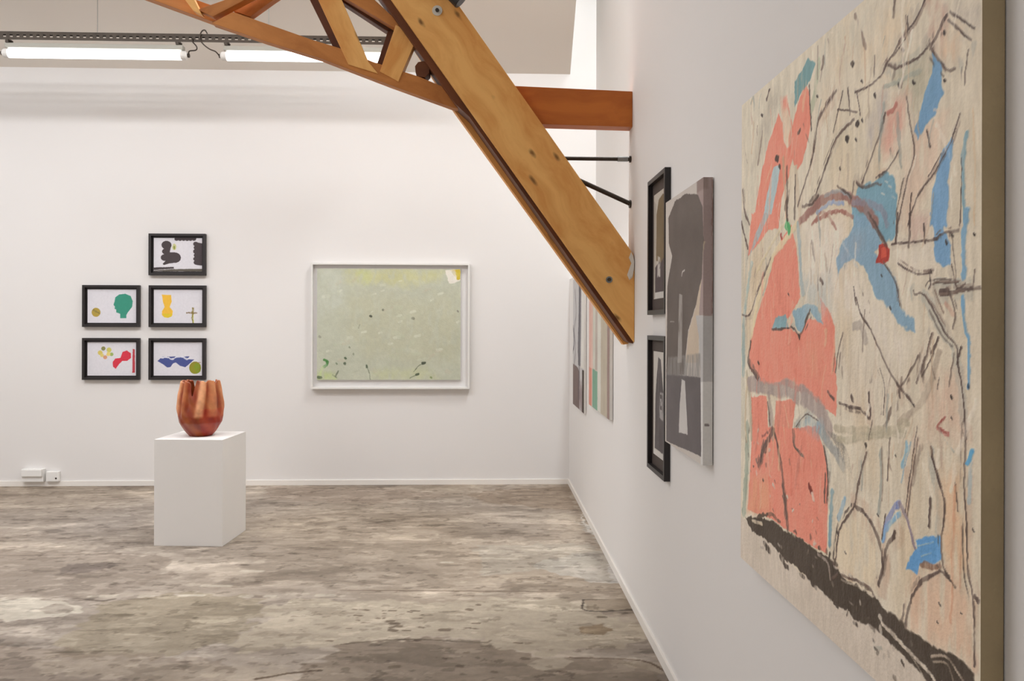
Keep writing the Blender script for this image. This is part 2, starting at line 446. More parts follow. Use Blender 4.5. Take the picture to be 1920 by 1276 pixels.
# traced pigment shapes, in fractions of each picture (floor: metres)
DATA = {}
DATA['BIG'] = [["p",[[-0.0058,1.0015],[0.6925,0.9915],[0.7804,0.9608],[0.6274,0.9331],[0.4327,0.9225],[0.3194,0.8919],[0.1786,0.718],[-0.0033,0.7377]],[206,200,182],0.6,0.03],
["p",[[-0.0035,0.7614],[0.0653,0.7532],[0.0401,0.5656],[0.0292,0.2685],[0.0012,0.2651]],[186,184,170],0.6,0.01],
["p",[[0.4166,0.6923],[0.594,0.673],[0.5873,0.607],[0.6698,0.5703],[0.8099,0.4984],[0.7556,0.4362],[0.6956,0.4971],[0.5581,0.5352],[0.4264,0.5772]],[228,218,204],0.8,0.03],
["p",[[0.5734,0.4956],[0.7262,0.4823],[0.7836,0.4258],[0.6964,0.3735],[0.5741,0.3947]],[216,204,186],0.6,0.03],
["p",[[0.7714,0.6221],[0.8785,0.6153],[0.8787,0.5795],[0.7881,0.5894]],[228,218,204],0.7,0.03],
["p",[[0.7051,0.9564],[0.8074,0.9325],[0.7754,0.8825],[0.6676,0.9135]],[222,196,160],0.5,0.04],
["p",[[0.4511,0.8025],[0.6807,0.8654],[0.7534,0.8124],[0.6288,0.7301],[0.4071,0.748]],[218,206,180],0.5,0.04],
["p",[[0.8339,0.7801],[0.927,0.7727],[0.9053,0.7209],[0.8194,0.6483],[0.7877,0.6517]],[214,186,164],0.7,0.02],
["p",[[0.8193,0.6625],[0.8736,0.656],[0.8643,0.6255],[0.8196,0.625]],[200,172,158],0.8,0.01],
["p",[[0.8605,0.4311],[0.9497,0.4414],[0.9623,0.3808],[0.8512,0.3674]],[216,182,160],0.7,0.03],
["p",[[0.8223,0.1662],[0.9088,0.2077],[0.9798,0.1964],[0.989,0.1211],[0.9042,0.1149],[0.8168,0.1061]],[214,178,150],0.8,0.02],
["p",[[0.9081,0.3283],[0.9564,0.3455],[0.9662,0.2299],[0.9286,0.2056],[0.9136,0.2408]],[216,178,142],0.8,0.02],
["p",[[0.5696,0.1975],[0.6493,0.2265],[0.7213,0.1952],[0.7217,0.1266],[0.5868,0.1192],[0.553,0.1231]],[224,206,176],0.7,0.02],
["p",[[-0.0019,0.0943],[0.0608,0.0899],[0.3361,0.0707],[0.5534,0.0652],[0.722,0.078],[0.8838,0.0636],[0.9891,0.1037],[0.9892,0.0754],[0.695,-0.0447],[-0.0008,-0.0201]],[204,192,178],0.95,0.01],
["p",[[0.7972,0.8667],[0.8818,0.8609],[0.882,0.8319],[0.8584,0.8065],[0.8338,0.8032],[0.8079,0.8377],[0.7644,0.8539]],[172,168,146],0.8,0.02],
["p",[[0.7119,0.8422],[0.7532,0.8371],[0.7419,0.8001],[0.6939,0.7692],[0.6747,0.799]],[176,168,166],0.7,0.02],
["p",[[0.2112,0.9782],[0.288,0.9522],[0.1772,0.8802],[0.0777,0.8471],[0.1158,0.8994]],[178,170,154],0.7,0.02],
["l",[[0.4755,0.9626],[0.459,0.9039],[0.433,0.8856]],0.0181,[168,176,150],0.7,0.5],
["p",[[0.7534,0.8124],[0.7974,0.8261],[0.8132,0.8222],[0.816,0.7863],[0.787,0.7662],[0.7422,0.7552],[0.7303,0.7775]],[212,158,140],0.85,0.02],
["l",[[0.7813,0.8181],[0.7534,0.8124]],0.0096,[170,90,80],0.7,0.4],
["p",[[0.8721,0.9243],[0.9044,0.9044],[0.9111,0.8848],[0.8956,0.8634],[0.8817,0.8809],[0.8862,0.8995]],[182,130,112],0.75,0.02],
["p",[[0.9001,0.8621],[0.9178,0.8675],[0.9435,0.8575],[0.9394,0.8312],[0.9091,0.8441]],[214,180,150],0.8,0.02],
["p",[[0.9263,0.897],[0.9874,0.8804],[0.9876,0.852],[0.9475,0.8709]],[170,162,156],0.5,0.03],
["p",[[0.4147,0.9395],[0.4345,0.919],[0.4376,0.8662],[0.4245,0.8382],[0.3974,0.8059],[0.3693,0.7949],[0.34,0.8225],[0.3202,0.7932],[0.279,0.7595],[0.2581,0.7012],[0.0854,0.7192],[0.1293,0.7947],[0.1773,0.8659],[0.2344,0.9035],[0.2616,0.9248],[0.2863,0.8991],[0.2908,0.868],[0.3096,0.8478],[0.3298,0.8504],[0.3444,0.8865],[0.3732,0.9152]],[228,136,116],1,0.008],
["p",[[0.2722,0.9494],[0.3088,0.9421],[0.3141,0.9194],[0.2883,0.9187]],[228,136,116],0.8,0.008],
["p",[[0.2776,0.9346],[0.3192,0.9116],[0.3347,0.856],[0.3095,0.8511],[0.2886,0.8785]],[222,190,164],0.8,0.008],
["p",[[0.2295,0.8251],[0.2732,0.8244],[0.2595,0.7928],[0.1962,0.7076],[0.1485,0.7126],[0.1898,0.7789]],[176,196,200],1,0.006],
["p",[[0.0786,0.7516],[0.2524,0.7307],[0.2248,0.7132],[0.0528,0.6619],[0.0658,0.708]],[228,136,116],1,0.008],
["p",[[0.1665,0.741],[0.2075,0.7361],[0.1364,0.6974],[0.0662,0.6628],[0.1049,0.7041]],[160,180,186],0.9,0.006],
["p",[[0.336,0.7011],[0.3627,0.6597],[0.3755,0.6205],[0.3882,0.5629],[0.3324,0.5287],[0.2208,0.5123],[0.3225,0.5091],[0.3812,0.4965],[0.4357,0.5247],[0.4953,0.5272],[0.4868,0.5629],[0.5233,0.54],[0.5522,0.5125],[0.5586,0.4671],[0.5635,0.4108],[0.5593,0.368],[0.5126,0.3722],[0.4367,0.3898],[0.3433,0.399],[0.2386,0.3972],[0.1452,0.3966],[0.0684,0.4183],[0.0588,0.4518],[0.081,0.4898],[0.1316,0.5414],[0.1856,0.5901],[0.2365,0.65],[0.2797,0.677]],[228,136,116],1,0.008],
["p",[[0.4182,0.4814],[0.4873,0.4887],[0.496,0.4239],[0.4364,0.4327]],[222,150,122],0.6,0.03],
["p",[[0.0821,0.3629],[0.1875,0.3709],[0.1999,0.2841],[0.083,0.2697]],[228,136,116],1,0.008],
["p",[[0.2444,0.3684],[0.363,0.3778],[0.3391,0.3012],[0.2395,0.289]],[222,138,118],1,0.008],
["p",[[0.0888,0.2983],[0.4695,0.3397],[0.5073,0.304],[0.5274,0.2641],[0.5221,0.1348],[0.4417,0.1307],[0.3356,0.1296],[0.2147,0.1304],[0.0529,0.1183],[0.0674,0.1894]],[228,136,116],1,0.006],
["p",[[0.0674,0.1894],[0.201,0.2071],[0.2274,0.1409],[0.0529,0.1183]],[226,158,124],0.8,0.02],
["l",[[0.1468,0.2186],[0.1475,0.141]],0.0125,[230,180,150],0.6,0.5],
["l",[[0.2008,0.2309],[0.2145,0.1461]],0.0085,[214,110,90],0.6,0.5],
["l",[[0.3701,0.7006],[0.2903,0.6693],[0.2365,0.6534],[0.1795,0.6081],[0.1313,0.5705],[0.081,0.4898]],0.0178,[222,206,170],0.95,0.15],
["l",[[0.29,0.7061],[0.2138,0.6726],[0.1183,0.6259]],0.009,[210,196,160],0.8,0.3],
["l",[[0.289,0.8316],[0.3107,0.7036]],0.0111,[196,160,130],0.8,0.3],
["l",[[0.3597,0.7997],[0.389,0.6951]],0.0195,[206,190,166],0.9,0.2],
["l",[[0.0796,0.6431],[0.0534,0.5956],[0.0266,0.5429],[0.016,0.4891]],0.0187,[160,182,180],0.8,0.3],
["l",[[0.0158,0.5122],[0.0167,0.412]],0.0226,[140,164,164],0.8,0.3],
["l",[[0.0415,0.4132],[0.0689,0.3619],[0.0829,0.275]],0.0184,[172,164,140],0.8,0.3],
["l",[[0.0513,0.2942],[0.0444,0.2072],[0.0219,0.1079]],0.0291,[148,160,144],0.9,0.2],
["l",[[0.0484,0.4022],[0.0356,0.3174],[0.0429,0.2648]],0.0119,[196,180,150],0.8,0.3],
["l",[[0.0687,0.392],[0.1814,0.3882],[0.3234,0.3944],[0.4279,0.383],[0.4964,0.3649],[0.5287,0.339]],0.0371,[158,142,138],0.9,0.2],
["l",[[0.1991,0.3753],[0.2167,0.3349],[0.2283,0.2925]],0.0194,[146,130,126],0.8,0.3],
["l",[[0.479,0.3408],[0.5342,0.3174],[0.5856,0.2924]],0.0254,[150,152,150],0.85,0.4],
["l",[[0.5251,0.3392],[0.5602,0.3207],[0.5731,0.3033]],0.0031,[96,92,88],0.6,0.5],
["l",[[0.5322,0.3387],[0.5679,0.3198],[0.5814,0.3]],0.0031,[96,92,88],0.6,0.5],
["l",[[0.5393,0.3382],[0.5755,0.3189],[0.5897,0.2968]],0.0031,[96,92,88],0.6,0.5],
["l",[[0.5463,0.3377],[0.583,0.318],[0.5979,0.2936]],0.003,[96,92,88],0.6,0.5],
["l",[[0.5532,0.3372],[0.5904,0.317],[0.606,0.2905]],0.003,[96,92,88],0.6,0.5],
["l",[[0.5601,0.3368],[0.5977,0.3161],[0.614,0.2874]],0.003,[96,92,88],0.6,0.5],
["l",[[0.5669,0.3363],[0.605,0.3153],[0.6219,0.2843]],0.003,[96,92,88],0.6,0.5],
["p",[[0.3729,0.3404],[0.4281,0.3553],[0.4966,0.3472],[0.5129,0.3267],[0.4633,0.3207]],[140,164,176],0.85,0.015],
["l",[[0.3682,0.3304],[0.3963,0.3475],[0.4281,0.3569],[0.48,0.3514]],0.0037,[72,56,52],0.8,0.25],
["p",[[0.4234,0.9836],[0.4585,0.9659],[0.437,0.9429],[0.3872,0.9277],[0.3511,0.9108],[0.3565,0.9578],[0.3962,0.9726]],[98,144,150],0.95,0.008],
["p",[[0.8818,0.862],[0.9101,0.8352],[0.912,0.8021],[0.8915,0.7808],[0.8634,0.7736],[0.844,0.7572],[0.834,0.7708],[0.8536,0.7986],[0.8679,0.8222],[0.882,0.8364]],[104,150,188],1,0.01],
["l",[[0.8869,0.7863],[0.896,0.7841]],0.0052,[200,190,180],0.7,0.4],
["p",[[0.7423,0.7291],[0.7708,0.7207],[0.782,0.6948],[0.7834,0.6464],[0.6292,0.6625],[0.6221,0.6958],[0.6524,0.7238],[0.7066,0.7183]],[112,158,178],1,0.012],
["p",[[0.629,0.6881],[0.7832,0.6693],[0.7796,0.6359],[0.7458,0.6317],[0.7069,0.6658],[0.656,0.6716]],[112,158,178],1,0.01],
["l",[[0.754,0.7087],[0.7642,0.7047]],0.0031,[228,218,204],0.6,0.4],
["l",[[0.7308,0.7021],[0.7414,0.6981]],0.0032,[228,218,204],0.6,0.4],
["l",[[0.7654,0.6923],[0.7754,0.6885]],0.003,[228,218,204],0.6,0.4],
["l",[[0.7424,0.7178],[0.7528,0.7138]],0.0031,[228,218,204],0.6,0.4],
["p",[[0.9323,0.7395],[0.9379,0.7236],[0.9252,0.6959],[0.9173,0.6325],[0.8727,0.6371],[0.8828,0.685],[0.9053,0.7209]],[110,156,196],1,0.01],
["p",[[0.8736,0.6582],[0.9172,0.6529],[0.9081,0.6301],[0.9278,0.6067],[0.9271,0.5875],[0.9061,0.5824],[0.8856,0.5902],[0.8831,0.6215]],[110,156,196],1,0.01],
["l",[[0.9685,0.7384],[0.9587,0.6989],[0.9671,0.6293]],0.0082,[120,160,176],0.9,0.25],
["l",[[0.971,0.6443],[0.9612,0.604],[0.9593,0.5729]],0.0123,[112,158,190],0.95,0.15],
["l",[[0.9594,0.548],[0.9649,0.5127],[0.9745,0.4922],[0.9732,0.4388]],0.0068,[108,160,196],0.95,0.15],
["l",[[0.9732,0.4418],[0.9748,0.4389]],0.0054,[30,60,90],0.9,0.1],
["l",[[0.9781,0.3662],[0.9692,0.3509]],0.0099,[60,150,205],0.95,0.1],
["l",[[0.9773,0.351],[0.9748,0.3065]],0.0076,[160,178,184],0.7,0.4],
["p",[[0.6427,0.6757],[0.7131,0.6626],[0.7383,0.6311],[0.7102,0.6247],[0.7314,0.6054],[0.7576,0.5863],[0.78,0.5633],[0.791,0.5413],[0.8354,0.5242],[0.8314,0.5091],[0.7885,0.5174],[0.7493,0.5373],[0.7198,0.548],[0.6951,0.5744],[0.6708,0.6017],[0.6295,0.6165],[0.5873,0.607],[0.5638,0.5887],[0.5561,0.6175],[0.587,0.6432],[0.6224,0.6563]],[122,160,186],0.95,0.014],
["p",[[0.5651,0.6197],[0.6224,0.6455],[0.6693,0.6438],[0.6295,0.6178],[0.5873,0.607],[0.5653,0.5915]],[150,158,172],0.6,0.02],
["l",[[0.6432,0.6035],[0.587,0.6404]],0.0072,[190,196,200],0.5,0.5],
["p",[[0.2209,0.5071],[0.2464,0.5294],[0.3039,0.5356],[0.3245,0.5091]],[120,164,176],0.95,0.008],
["p",[[0.3639,0.5092],[0.3471,0.5382],[0.4177,0.5496],[0.4785,0.5483],[0.4994,0.5183],[0.4787,0.5244],[0.4356,0.5369],[0.3905,0.4998]],[132,168,186],0.95,0.01],
["l",[[0.3749,0.6969],[0.3896,0.6196],[0.4039,0.5687]],0.0167,[150,172,180],0.85,0.25],
["p",[[0.3897,0.6101],[0.5269,0.5877],[0.5272,0.5472],[0.4178,0.5372]],[176,184,182],0.6,0.03],
["l",[[0.5435,0.2407],[0.5353,0.1511]],0.0139,[110,150,166],0.9,0.2],
["l",[[0.5983,0.2396],[0.5738,0.2016]],0.0133,[128,172,204],0.85,0.3],
["p",[[0.8403,0.2339],[0.8722,0.2475],[0.9085,0.2539],[0.9087,0.2249],[0.8777,0.2116],[0.8533,0.2033],[0.8422,0.1861],[0.8092,0.1834],[0.8221,0.2032],[0.8449,0.2219]],[88,150,206],1,0.008],
["l",[[0.8392,0.2232],[0.8881,0.2411]],0.0022,[180,196,190],0.7,0.4],
["l",[[0.856,0.2143],[0.8829,0.226]],0.0022,[180,196,190],0.7,0.4],
["l",[[0.7906,0.2701],[0.7607,0.2463],[0.738,0.2105]],0.01,[110,128,190],0.85,0.25],
["l",[[0.7919,0.2554],[0.7543,0.231],[0.7347,0.2069]],0.008,[120,176,214],0.8,0.3],
["l",[[0.7918,0.2703],[0.8189,0.2503],[0.8392,0.2206]],0.0075,[130,116,134],0.85,0.25],
["l",[[0.8124,0.353],[0.8037,0.3223]],0.0094,[120,176,204],0.75,0.4],
["l",[[0.8241,0.3572],[0.7978,0.2998]],0.0038,[100,150,190],0.7,0.4],
["l",[[0.9037,0.2162],[0.8561,0.2014]],0.0112,[120,84,66],0.85,0.3],
["l",[[0.3889,0.7033],[0.4343,0.7135],[0.4938,0.7239],[0.5568,0.7217],[0.622,0.7067],[0.669,0.6872],[0.7131,0.6614]],0.0217,[142,98,90],0.95,0.2],
["l",[[0.469,0.7062],[0.5261,0.7123],[0.5866,0.7045]],0.0101,[140,160,196],0.9,0.25],
["l",[[0.452,0.6901],[0.5262,0.6978],[0.5867,0.6919],[0.6291,0.6787]],0.0088,[150,90,80],0.85,0.35],
["l",[[0.51,0.7305],[0.5718,0.7275],[0.615,0.7131]],0.0076,[150,170,180],0.8,0.3],
["l",[[0.4433,0.6894],[0.5021,0.7036],[0.5572,0.6685]],0.0069,[150,96,84],0.7,0.5],
["l",[[0.6289,0.703],[0.7309,0.6795],[0.7543,0.6554]],0.0121,[130,130,150],0.7,0.4],
["p",[[0.7265,0.6304],[0.7499,0.6301],[0.7613,0.6205],[0.7558,0.6037],[0.7373,0.5975],[0.7122,0.6054],[0.7224,0.6161]],[168,44,34],1,0.006],
["p",[[0.7325,0.6228],[0.7488,0.624],[0.7489,0.6091],[0.7314,0.6066]],[206,76,56],0.9,0.006],
["l",[[0.3087,0.7034],[0.323,0.692]],0.0232,[70,165,96],1,0.05],
["l",[[0.2743,0.6836],[0.2797,0.6787]],0.0099,[150,40,36],0.9,0.1],
["l",[[0.8977,0.3826],[0.9228,0.3794]],0.0075,[170,70,70],0.8,0.4],
["l",[[0.9181,0.3994],[0.8981,0.3865],[0.9204,0.3813]],0.0044,[150,66,60],0.9,0.2],
["l",[[0.4359,0.2353],[0.4509,0.2241]],0.0125,[96,24,18],0.95,0.1],
["l",[[0.4529,0.2227],[0.4588,0.2135]],0.011,[232,200,184],0.9,0.1],
["l",[[0.2282,0.3118],[0.1584,0.284]],0.0076,[120,60,60],0.6,0.3],
["l",[[0.8626,0.9321],[0.8382,0.9153],[0.8075,0.9064],[0.7529,0.884],[0.7238,0.8696],[0.6807,0.8654],[0.6347,0.8705]],0.0049,[72,56,52],0.9,0.3],
["l",[[0.8771,0.8712],[0.8484,0.8639],[0.7864,0.8661],[0.753,0.8791]],0.0046,[72,56,52],0.9,0.3],
["l",[[0.9177,0.8935],[0.8955,0.8788],[0.8771,0.8667]],0.0065,[72,56,52],0.9,0.3],
["l",[[0.8818,0.8631],[0.9047,0.8399],[0.9224,0.8253],[0.9415,0.8232]],0.005,[72,56,52],0.9,0.3],
["l",[[0.5557,0.8917],[0.4763,0.8608],[0.4554,0.8078],[0.3978,0.7556],[0.3746,0.7304]],0.006,[72,56,52],0.9,0.3],
["l",[[0.6281,0.8288],[0.5562,0.8149],[0.5216,0.787],[0.4687,0.7423]],0.0062,[72,56,52],0.9,0.3],
["l",[[0.7447,0.8143],[0.7243,0.7887],[0.6877,0.7522],[0.6622,0.7276]],0.0053,[72,56,52],0.9,0.3],
["l",[[0.8106,0.8205],[0.8212,0.7828],[0.8332,0.7408],[0.8139,0.7091],[0.785,0.652]],0.0041,[72,56,52],0.9,0.3],
["l",[[0.9522,0.7648],[0.9272,0.732],[0.8827,0.7028],[0.8395,0.6797],[0.8142,0.6488]],0.0038,[72,56,52],0.9,0.3],
["l",[[0.7054,0.9052],[0.7026,0.8752]],0.0035,[72,56,52],0.9,0.3],
["l",[[0.6069,0.8843],[0.6142,0.8387]],0.0039,[72,56,52],0.9,0.3],
["l",[[0.5854,0.8842],[0.5447,0.8286]],0.0034,[72,56,52],0.9,0.3],
["l",[[0.6414,0.8674],[0.655,0.8296]],0.0031,[72,56,52],0.9,0.3],
["l",[[0.5634,0.8615],[0.6416,0.8379]],0.0033,[72,56,52],0.9,0.3],
["l",[[0.9263,0.8949],[0.9817,0.8569]],0.0039,[72,56,52],0.9,0.3],
["l",[[0.9221,0.8856],[0.9759,0.845]],0.0039,[72,56,52],0.9,0.3],
["l",[[0.97,0.8349],[0.9642,0.8138],[0.9622,0.7978]],0.0034,[72,56,52],0.9,0.3],
["l",[[0.3099,0.8114],[0.3127,0.712]],0.0094,[72,56,52],0.9,0.3],
["l",[[0.3598,0.7868],[0.3526,0.7106]],0.0091,[72,56,52],0.9,0.3],
["l",[[0.8243,0.6888],[0.8194,0.645]],0.0046,[72,56,52],0.9,0.3],
["l",[[0.6423,0.7294],[0.6688,0.7193],[0.7188,0.7177]],0.0054,[72,56,52],0.9,0.3],
["l",[[0.5643,0.737],[0.622,0.7107]],0.0053,[72,56,52],0.9,0.3],
["l",[[0.7749,0.9627],[0.7695,0.95]],0.0027,[72,56,52],0.9,0.3],
["l",[[0.7871,0.7518],[0.7538,0.7333],[0.7126,0.7276]],0.0039,[72,56,52],0.9,0.3],
["l",[[0.3981,0.7273],[0.443,0.7246],[0.4772,0.7351]],0.0069,[72,56,52],0.9,0.3],
["l",[[0.4326,0.9349],[0.4421,0.853]],0.0054,[72,56,52],0.9,0.3],
["l",[[0.2054,0.9832],[0.1882,0.9699]],0.0094,[72,56,52],0.9,0.3],
["l",[[0.0101,0.8121],[0.0245,0.7639],[0.0655,0.7303]],0.0075,[72,56,52],0.9,0.3],
["l",[[0.3877,0.8644],[0.3736,0.861]],0.0073,[72,56,52],0.9,0.3],
["l",[[0.9566,0.7117],[0.9529,0.6338]],0.003,[72,56,52],0.9,0.3],
["l",[[0.8126,0.9284],[0.8076,0.8993],[0.7414,0.8823]],0.0032,[72,56,52],0.9,0.3],
["l",[[0.9053,0.7253],[0.8733,0.7043]],0.0033,[72,56,52],0.9,0.3],
["l",[[0.8683,0.7636],[0.8778,0.7393]],0.0048,[72,56,52],0.9,0.3],
["l",[[0.7849,0.6667],[0.7813,0.6285]],0.0059,[72,56,52],0.9,0.3],
["l",[[0.8204,0.6624],[0.817,0.6182]],0.0062,[72,56,52],0.9,0.3],
["l",[[0.6882,0.6783],[0.7252,0.6486],[0.7516,0.6262]],0.0057,[72,56,52],0.9,0.3],
["l",[[0.746,0.5969],[0.7772,0.5707],[0.791,0.5413]],0.0043,[72,56,52],0.9,0.3],
["l",[[0.7853,0.598],[0.83,0.5823],[0.881,0.5783]],0.0035,[72,56,52],0.9,0.3],
["l",[[0.7658,0.6269],[0.8348,0.6236],[0.8901,0.6198],[0.9058,0.626],[0.9509,0.6268]],0.0043,[72,56,52],0.9,0.3],
["l",[[0.8327,0.5589],[0.8352,0.5531],[0.855,0.554],[0.8882,0.5336],[0.9197,0.504],[0.9454,0.4895],[0.9496,0.4644],[0.9621,0.4276],[0.9663,0.3813]],0.0041,[72,56,52],0.9,0.3],
["l",[[0.9062,0.5529],[0.9324,0.5542],[0.9655,0.5561],[0.9967,0.5552]],0.0061,[72,56,52],0.9,0.3],
["l",[[0.9062,0.554],[0.9238,0.5556]],0.0091,[72,56,52],0.9,0.3],
["l",[[0.6401,0.5554],[0.6569,0.5311],[0.6956,0.5074],[0.744,0.4604],[0.789,0.431],[0.8335,0.4095]],0.0046,[72,56,52],0.9,0.3],
["l",[[0.8456,0.4736],[0.8102,0.4418],[0.7917,0.4264],[0.7945,0.4146]],0.0047,[72,56,52],0.9,0.3],
["l",[[0.588,0.5014],[0.5676,0.4674],[0.5588,0.4388]],0.0054,[72,56,52],0.9,0.3],
["l",[[0.8838,0.5037],[0.8651,0.4697],[0.8409,0.4389]],0.0044,[72,56,52],0.9,0.3],
["l",[[0.9021,0.4973],[0.8839,0.4771]],0.0056,[72,56,52],0.9,0.3],
["l",[[0.6899,0.4142],[0.6945,0.3772],[0.6579,0.3881],[0.5741,0.3891]],0.0068,[72,56,52],0.9,0.3],
["l",[[0.2209,0.5054],[0.3424,0.5091],[0.3859,0.4966],[0.4356,0.5339]],0.0058,[72,56,52],0.9,0.3],
["l",[[0.0057,0.5374],[0.0673,0.5367],[0.1187,0.5782],[0.214,0.6482]],0.0061,[72,56,52],0.9,0.3],
["l",[[0.0526,0.6789],[-0.0005,0.7416]],0.0086,[72,56,52],0.9,0.3],
["l",[[0.0745,0.4748],[0.0549,0.4328],[0.1328,0.4013]],0.0103,[72,56,52],0.9,0.3],
["l",[[0.5243,0.4023],[0.5515,0.3923]],0.0063,[72,56,52],0.9,0.3],
["l",[[0.9322,0.5872],[0.945,0.559],[0.9654,0.5623]],0.0026,[72,56,52],0.9,0.3],
["l",[[0.9259,0.5576],[0.9418,0.5295],[0.936,0.5105]],0.004,[72,56,52],0.9,0.3],
["l",[[0.9577,0.4877],[0.9455,0.4663]],0.0043,[72,56,52],0.9,0.3],
["l",[[0.8593,0.6441],[0.8643,0.6187]],0.0039,[72,56,52],0.9,0.3],
["l",[[0.6298,0.5719],[0.6402,0.5447]],0.0038,[72,56,52],0.9,0.3],
["l",[[0.932,0.6213],[0.945,0.559]],0.0022,[72,56,52],0.9,0.3],
["l",[[0.9851,0.5776],[0.9813,0.5554]],0.0029,[72,56,52],0.9,0.3],
["l",[[0.624,0.4041],[0.6309,0.3992]],0.0076,[72,56,52],0.9,0.3],
["l",[[0.1934,0.3573],[0.2111,0.3169]],0.0094,[72,56,52],0.9,0.3],
["l",[[0.8741,0.5596],[0.888,0.5657],[0.9491,0.5651]],0.0028,[72,56,52],0.9,0.3],
["l",[[0.7264,0.4521],[0.7442,0.4231],[0.7386,0.3853]],0.0028,[72,56,52],0.9,0.3],
["l",[[0.9023,0.447],[0.8979,0.4336]],0.0028,[72,56,52],0.9,0.3],
["l",[[0.8885,0.4772],[0.8556,0.4466]],0.0034,[72,56,52],0.9,0.3],
["l",[[0.4865,0.5926],[0.4989,0.5832]],0.0073,[72,56,52],0.9,0.3],
["l",[[0.874,0.582],[0.8788,0.5617]],0.0033,[72,56,52],0.9,0.3],
["l",[[0.226,0.3132],[0.2638,0.2789],[0.298,0.208],[0.3219,0.1303]],0.01,[72,56,52],0.9,0.3],
["l",[[0.2324,0.308],[0.1805,0.2681],[0.1327,0.2288]],0.0173,[72,56,52],0.9,0.3],
["l",[[0.3509,0.3232],[0.3566,0.2946],[0.4049,0.2814]],0.0065,[72,56,52],0.9,0.3],
["l",[[0.6819,0.3245],[0.649,0.2687],[0.6339,0.2356],[0.578,0.1866],[0.5615,0.1317],[0.5514,0.1065]],0.0059,[72,56,52],0.9,0.3],
["l",[[0.6339,0.2386],[0.6642,0.2325],[0.6933,0.2266],[0.7212,0.2067],[0.7383,0.171],[0.7284,0.1399]],0.0081,[72,56,52],0.9,0.3],
["l",[[0.7797,0.2283],[0.748,0.196],[0.7317,0.1522]],0.0088,[72,56,52],0.9,0.3],
["l",[[0.9037,0.2088],[0.859,0.1829],[0.8282,0.152],[0.8137,0.1238],[0.8109,0.1015]],0.0068,[72,56,52],0.9,0.3],
["l",[[0.9037,0.2088],[0.9213,0.2061],[0.9335,0.2033]],0.0062,[72,56,52],0.9,0.3],
["l",[[0.8795,0.3591],[0.898,0.3242],[0.9183,0.2933],[0.9096,0.2497],[0.9128,0.2161],[0.9286,0.2056]],0.0047,[72,56,52],0.9,0.3],
["l",[[0.8833,0.347],[0.9082,0.3135]],0.0053,[72,56,52],0.9,0.3],
["l",[[0.8825,0.294],[0.8774,0.2576]],0.0065,[72,56,52],0.9,0.3],
["l",[[0.9653,0.3937],[0.9633,0.3348],[0.9681,0.2888],[0.9707,0.2311],[0.9842,0.1954],[0.989,0.1211]],0.0048,[72,56,52],0.9,0.3],
["l",[[0.76,0.3547],[0.7539,0.2952]],0.0044,[72,56,52],0.9,0.3],
["l",[[0.8412,0.3802],[0.8244,0.3123],[0.81,0.2618]],0.0035,[72,56,52],0.9,0.3],
["l",[[0.5072,0.3106],[0.5256,0.267],[0.5215,0.2203]],0.0065,[72,56,52],0.9,0.3],
["l",[[0.7477,0.2464],[0.7347,0.2098]],0.0038,[72,56,52],0.9,0.3],
["l",[[0.9424,0.3242],[0.9497,0.2922]],0.003,[72,56,52],0.9,0.3],
["l",[[0.9886,0.2013],[0.9951,0.1986]],0.0065,[72,56,52],0.9,0.3],
["l",[[0.6347,0.1259],[0.6939,0.1273],[0.7149,0.1189]],0.0061,[72,56,52],0.9,0.3],
["l",[[0.5531,0.1038],[0.5868,0.1176],[0.6499,0.127]],0.006,[72,56,52],0.9,0.3],
["l",[[0.8047,0.1344],[0.7989,0.1057]],0.006,[72,56,52],0.9,0.3],
["l",[[0.4806,0.1246],[0.553,0.1263]],0.0081,[72,56,52],0.9,0.3],
["l",[[0.6261,0.9197],[0.6296,0.9163]],0.0102,[44,36,34],0.95,0.1],
["l",[[0.6024,0.8067],[0.606,0.8035]],0.0125,[44,36,34],0.95,0.1],
["l",[[0.6404,0.8192],[0.6438,0.816]],0.012,[44,36,34],0.95,0.1],
["l",[[0.7046,0.8476],[0.7077,0.8445]],0.0084,[44,36,34],0.95,0.1],
["l",[[0.6567,0.8806],[0.66,0.8773]],0.0079,[44,36,34],0.95,0.1],
["l",[[0.7882,0.8438],[0.7909,0.8409]],0.0076,[44,36,34],0.95,0.1],
["l",[[0.8301,0.8364],[0.8326,0.8336]],0.0073,[44,36,34],0.95,0.1],
["l",[[0.5737,0.7648],[0.5774,0.7616]],0.0064,[44,36,34],0.95,0.1],
["l",[[0.1501,0.9481],[0.1562,0.9435]],0.0078,[44,36,34],0.95,0.1],
["l",[[0.7987,0.8863],[0.8013,0.8834]],0.005,[44,36,34],0.95,0.1],
["l",[[0.2492,0.8419],[0.2547,0.8378]],0.0158,[44,36,34],0.95,0.1],
["l",[[0.47,0.9069],[0.4743,0.9031]],0.0047,[44,36,34],0.95,0.1],
["l",[[0.915,0.8152],[0.9172,0.8127]],0.0058,[44,36,34],0.95,0.1],
["l",[[0.9103,0.8751],[0.9125,0.8724]],0.0058,[44,36,34],0.95,0.1],
["l",[[0.2657,0.8236],[0.2711,0.8197]],0.0085,[44,36,34],0.95,0.1],
["l",[[0.6603,0.8215],[0.6636,0.8184]],0.0059,[44,36,34],0.95,0.1],
["l",[[0.6372,0.7997],[0.6406,0.7966]],0.005,[44,36,34],0.95,0.1],
["l",[[0.7303,0.5851],[0.7333,0.5827]],0.0036,[44,36,34],0.95,0.1],
["l",[[0.13,0.4372],[0.1362,0.4342]],0.0079,[44,36,34],0.95,0.1],
["l",[[0.9161,0.615],[0.9183,0.6129]],0.0058,[44,36,34],0.95,0.1],
["l",[[0.9841,0.6191],[0.986,0.6171]],0.0053,[44,36,34],0.95,0.1],
["l",[[0.9333,0.6231],[0.9354,0.621]],0.0043,[44,36,34],0.95,0.1],
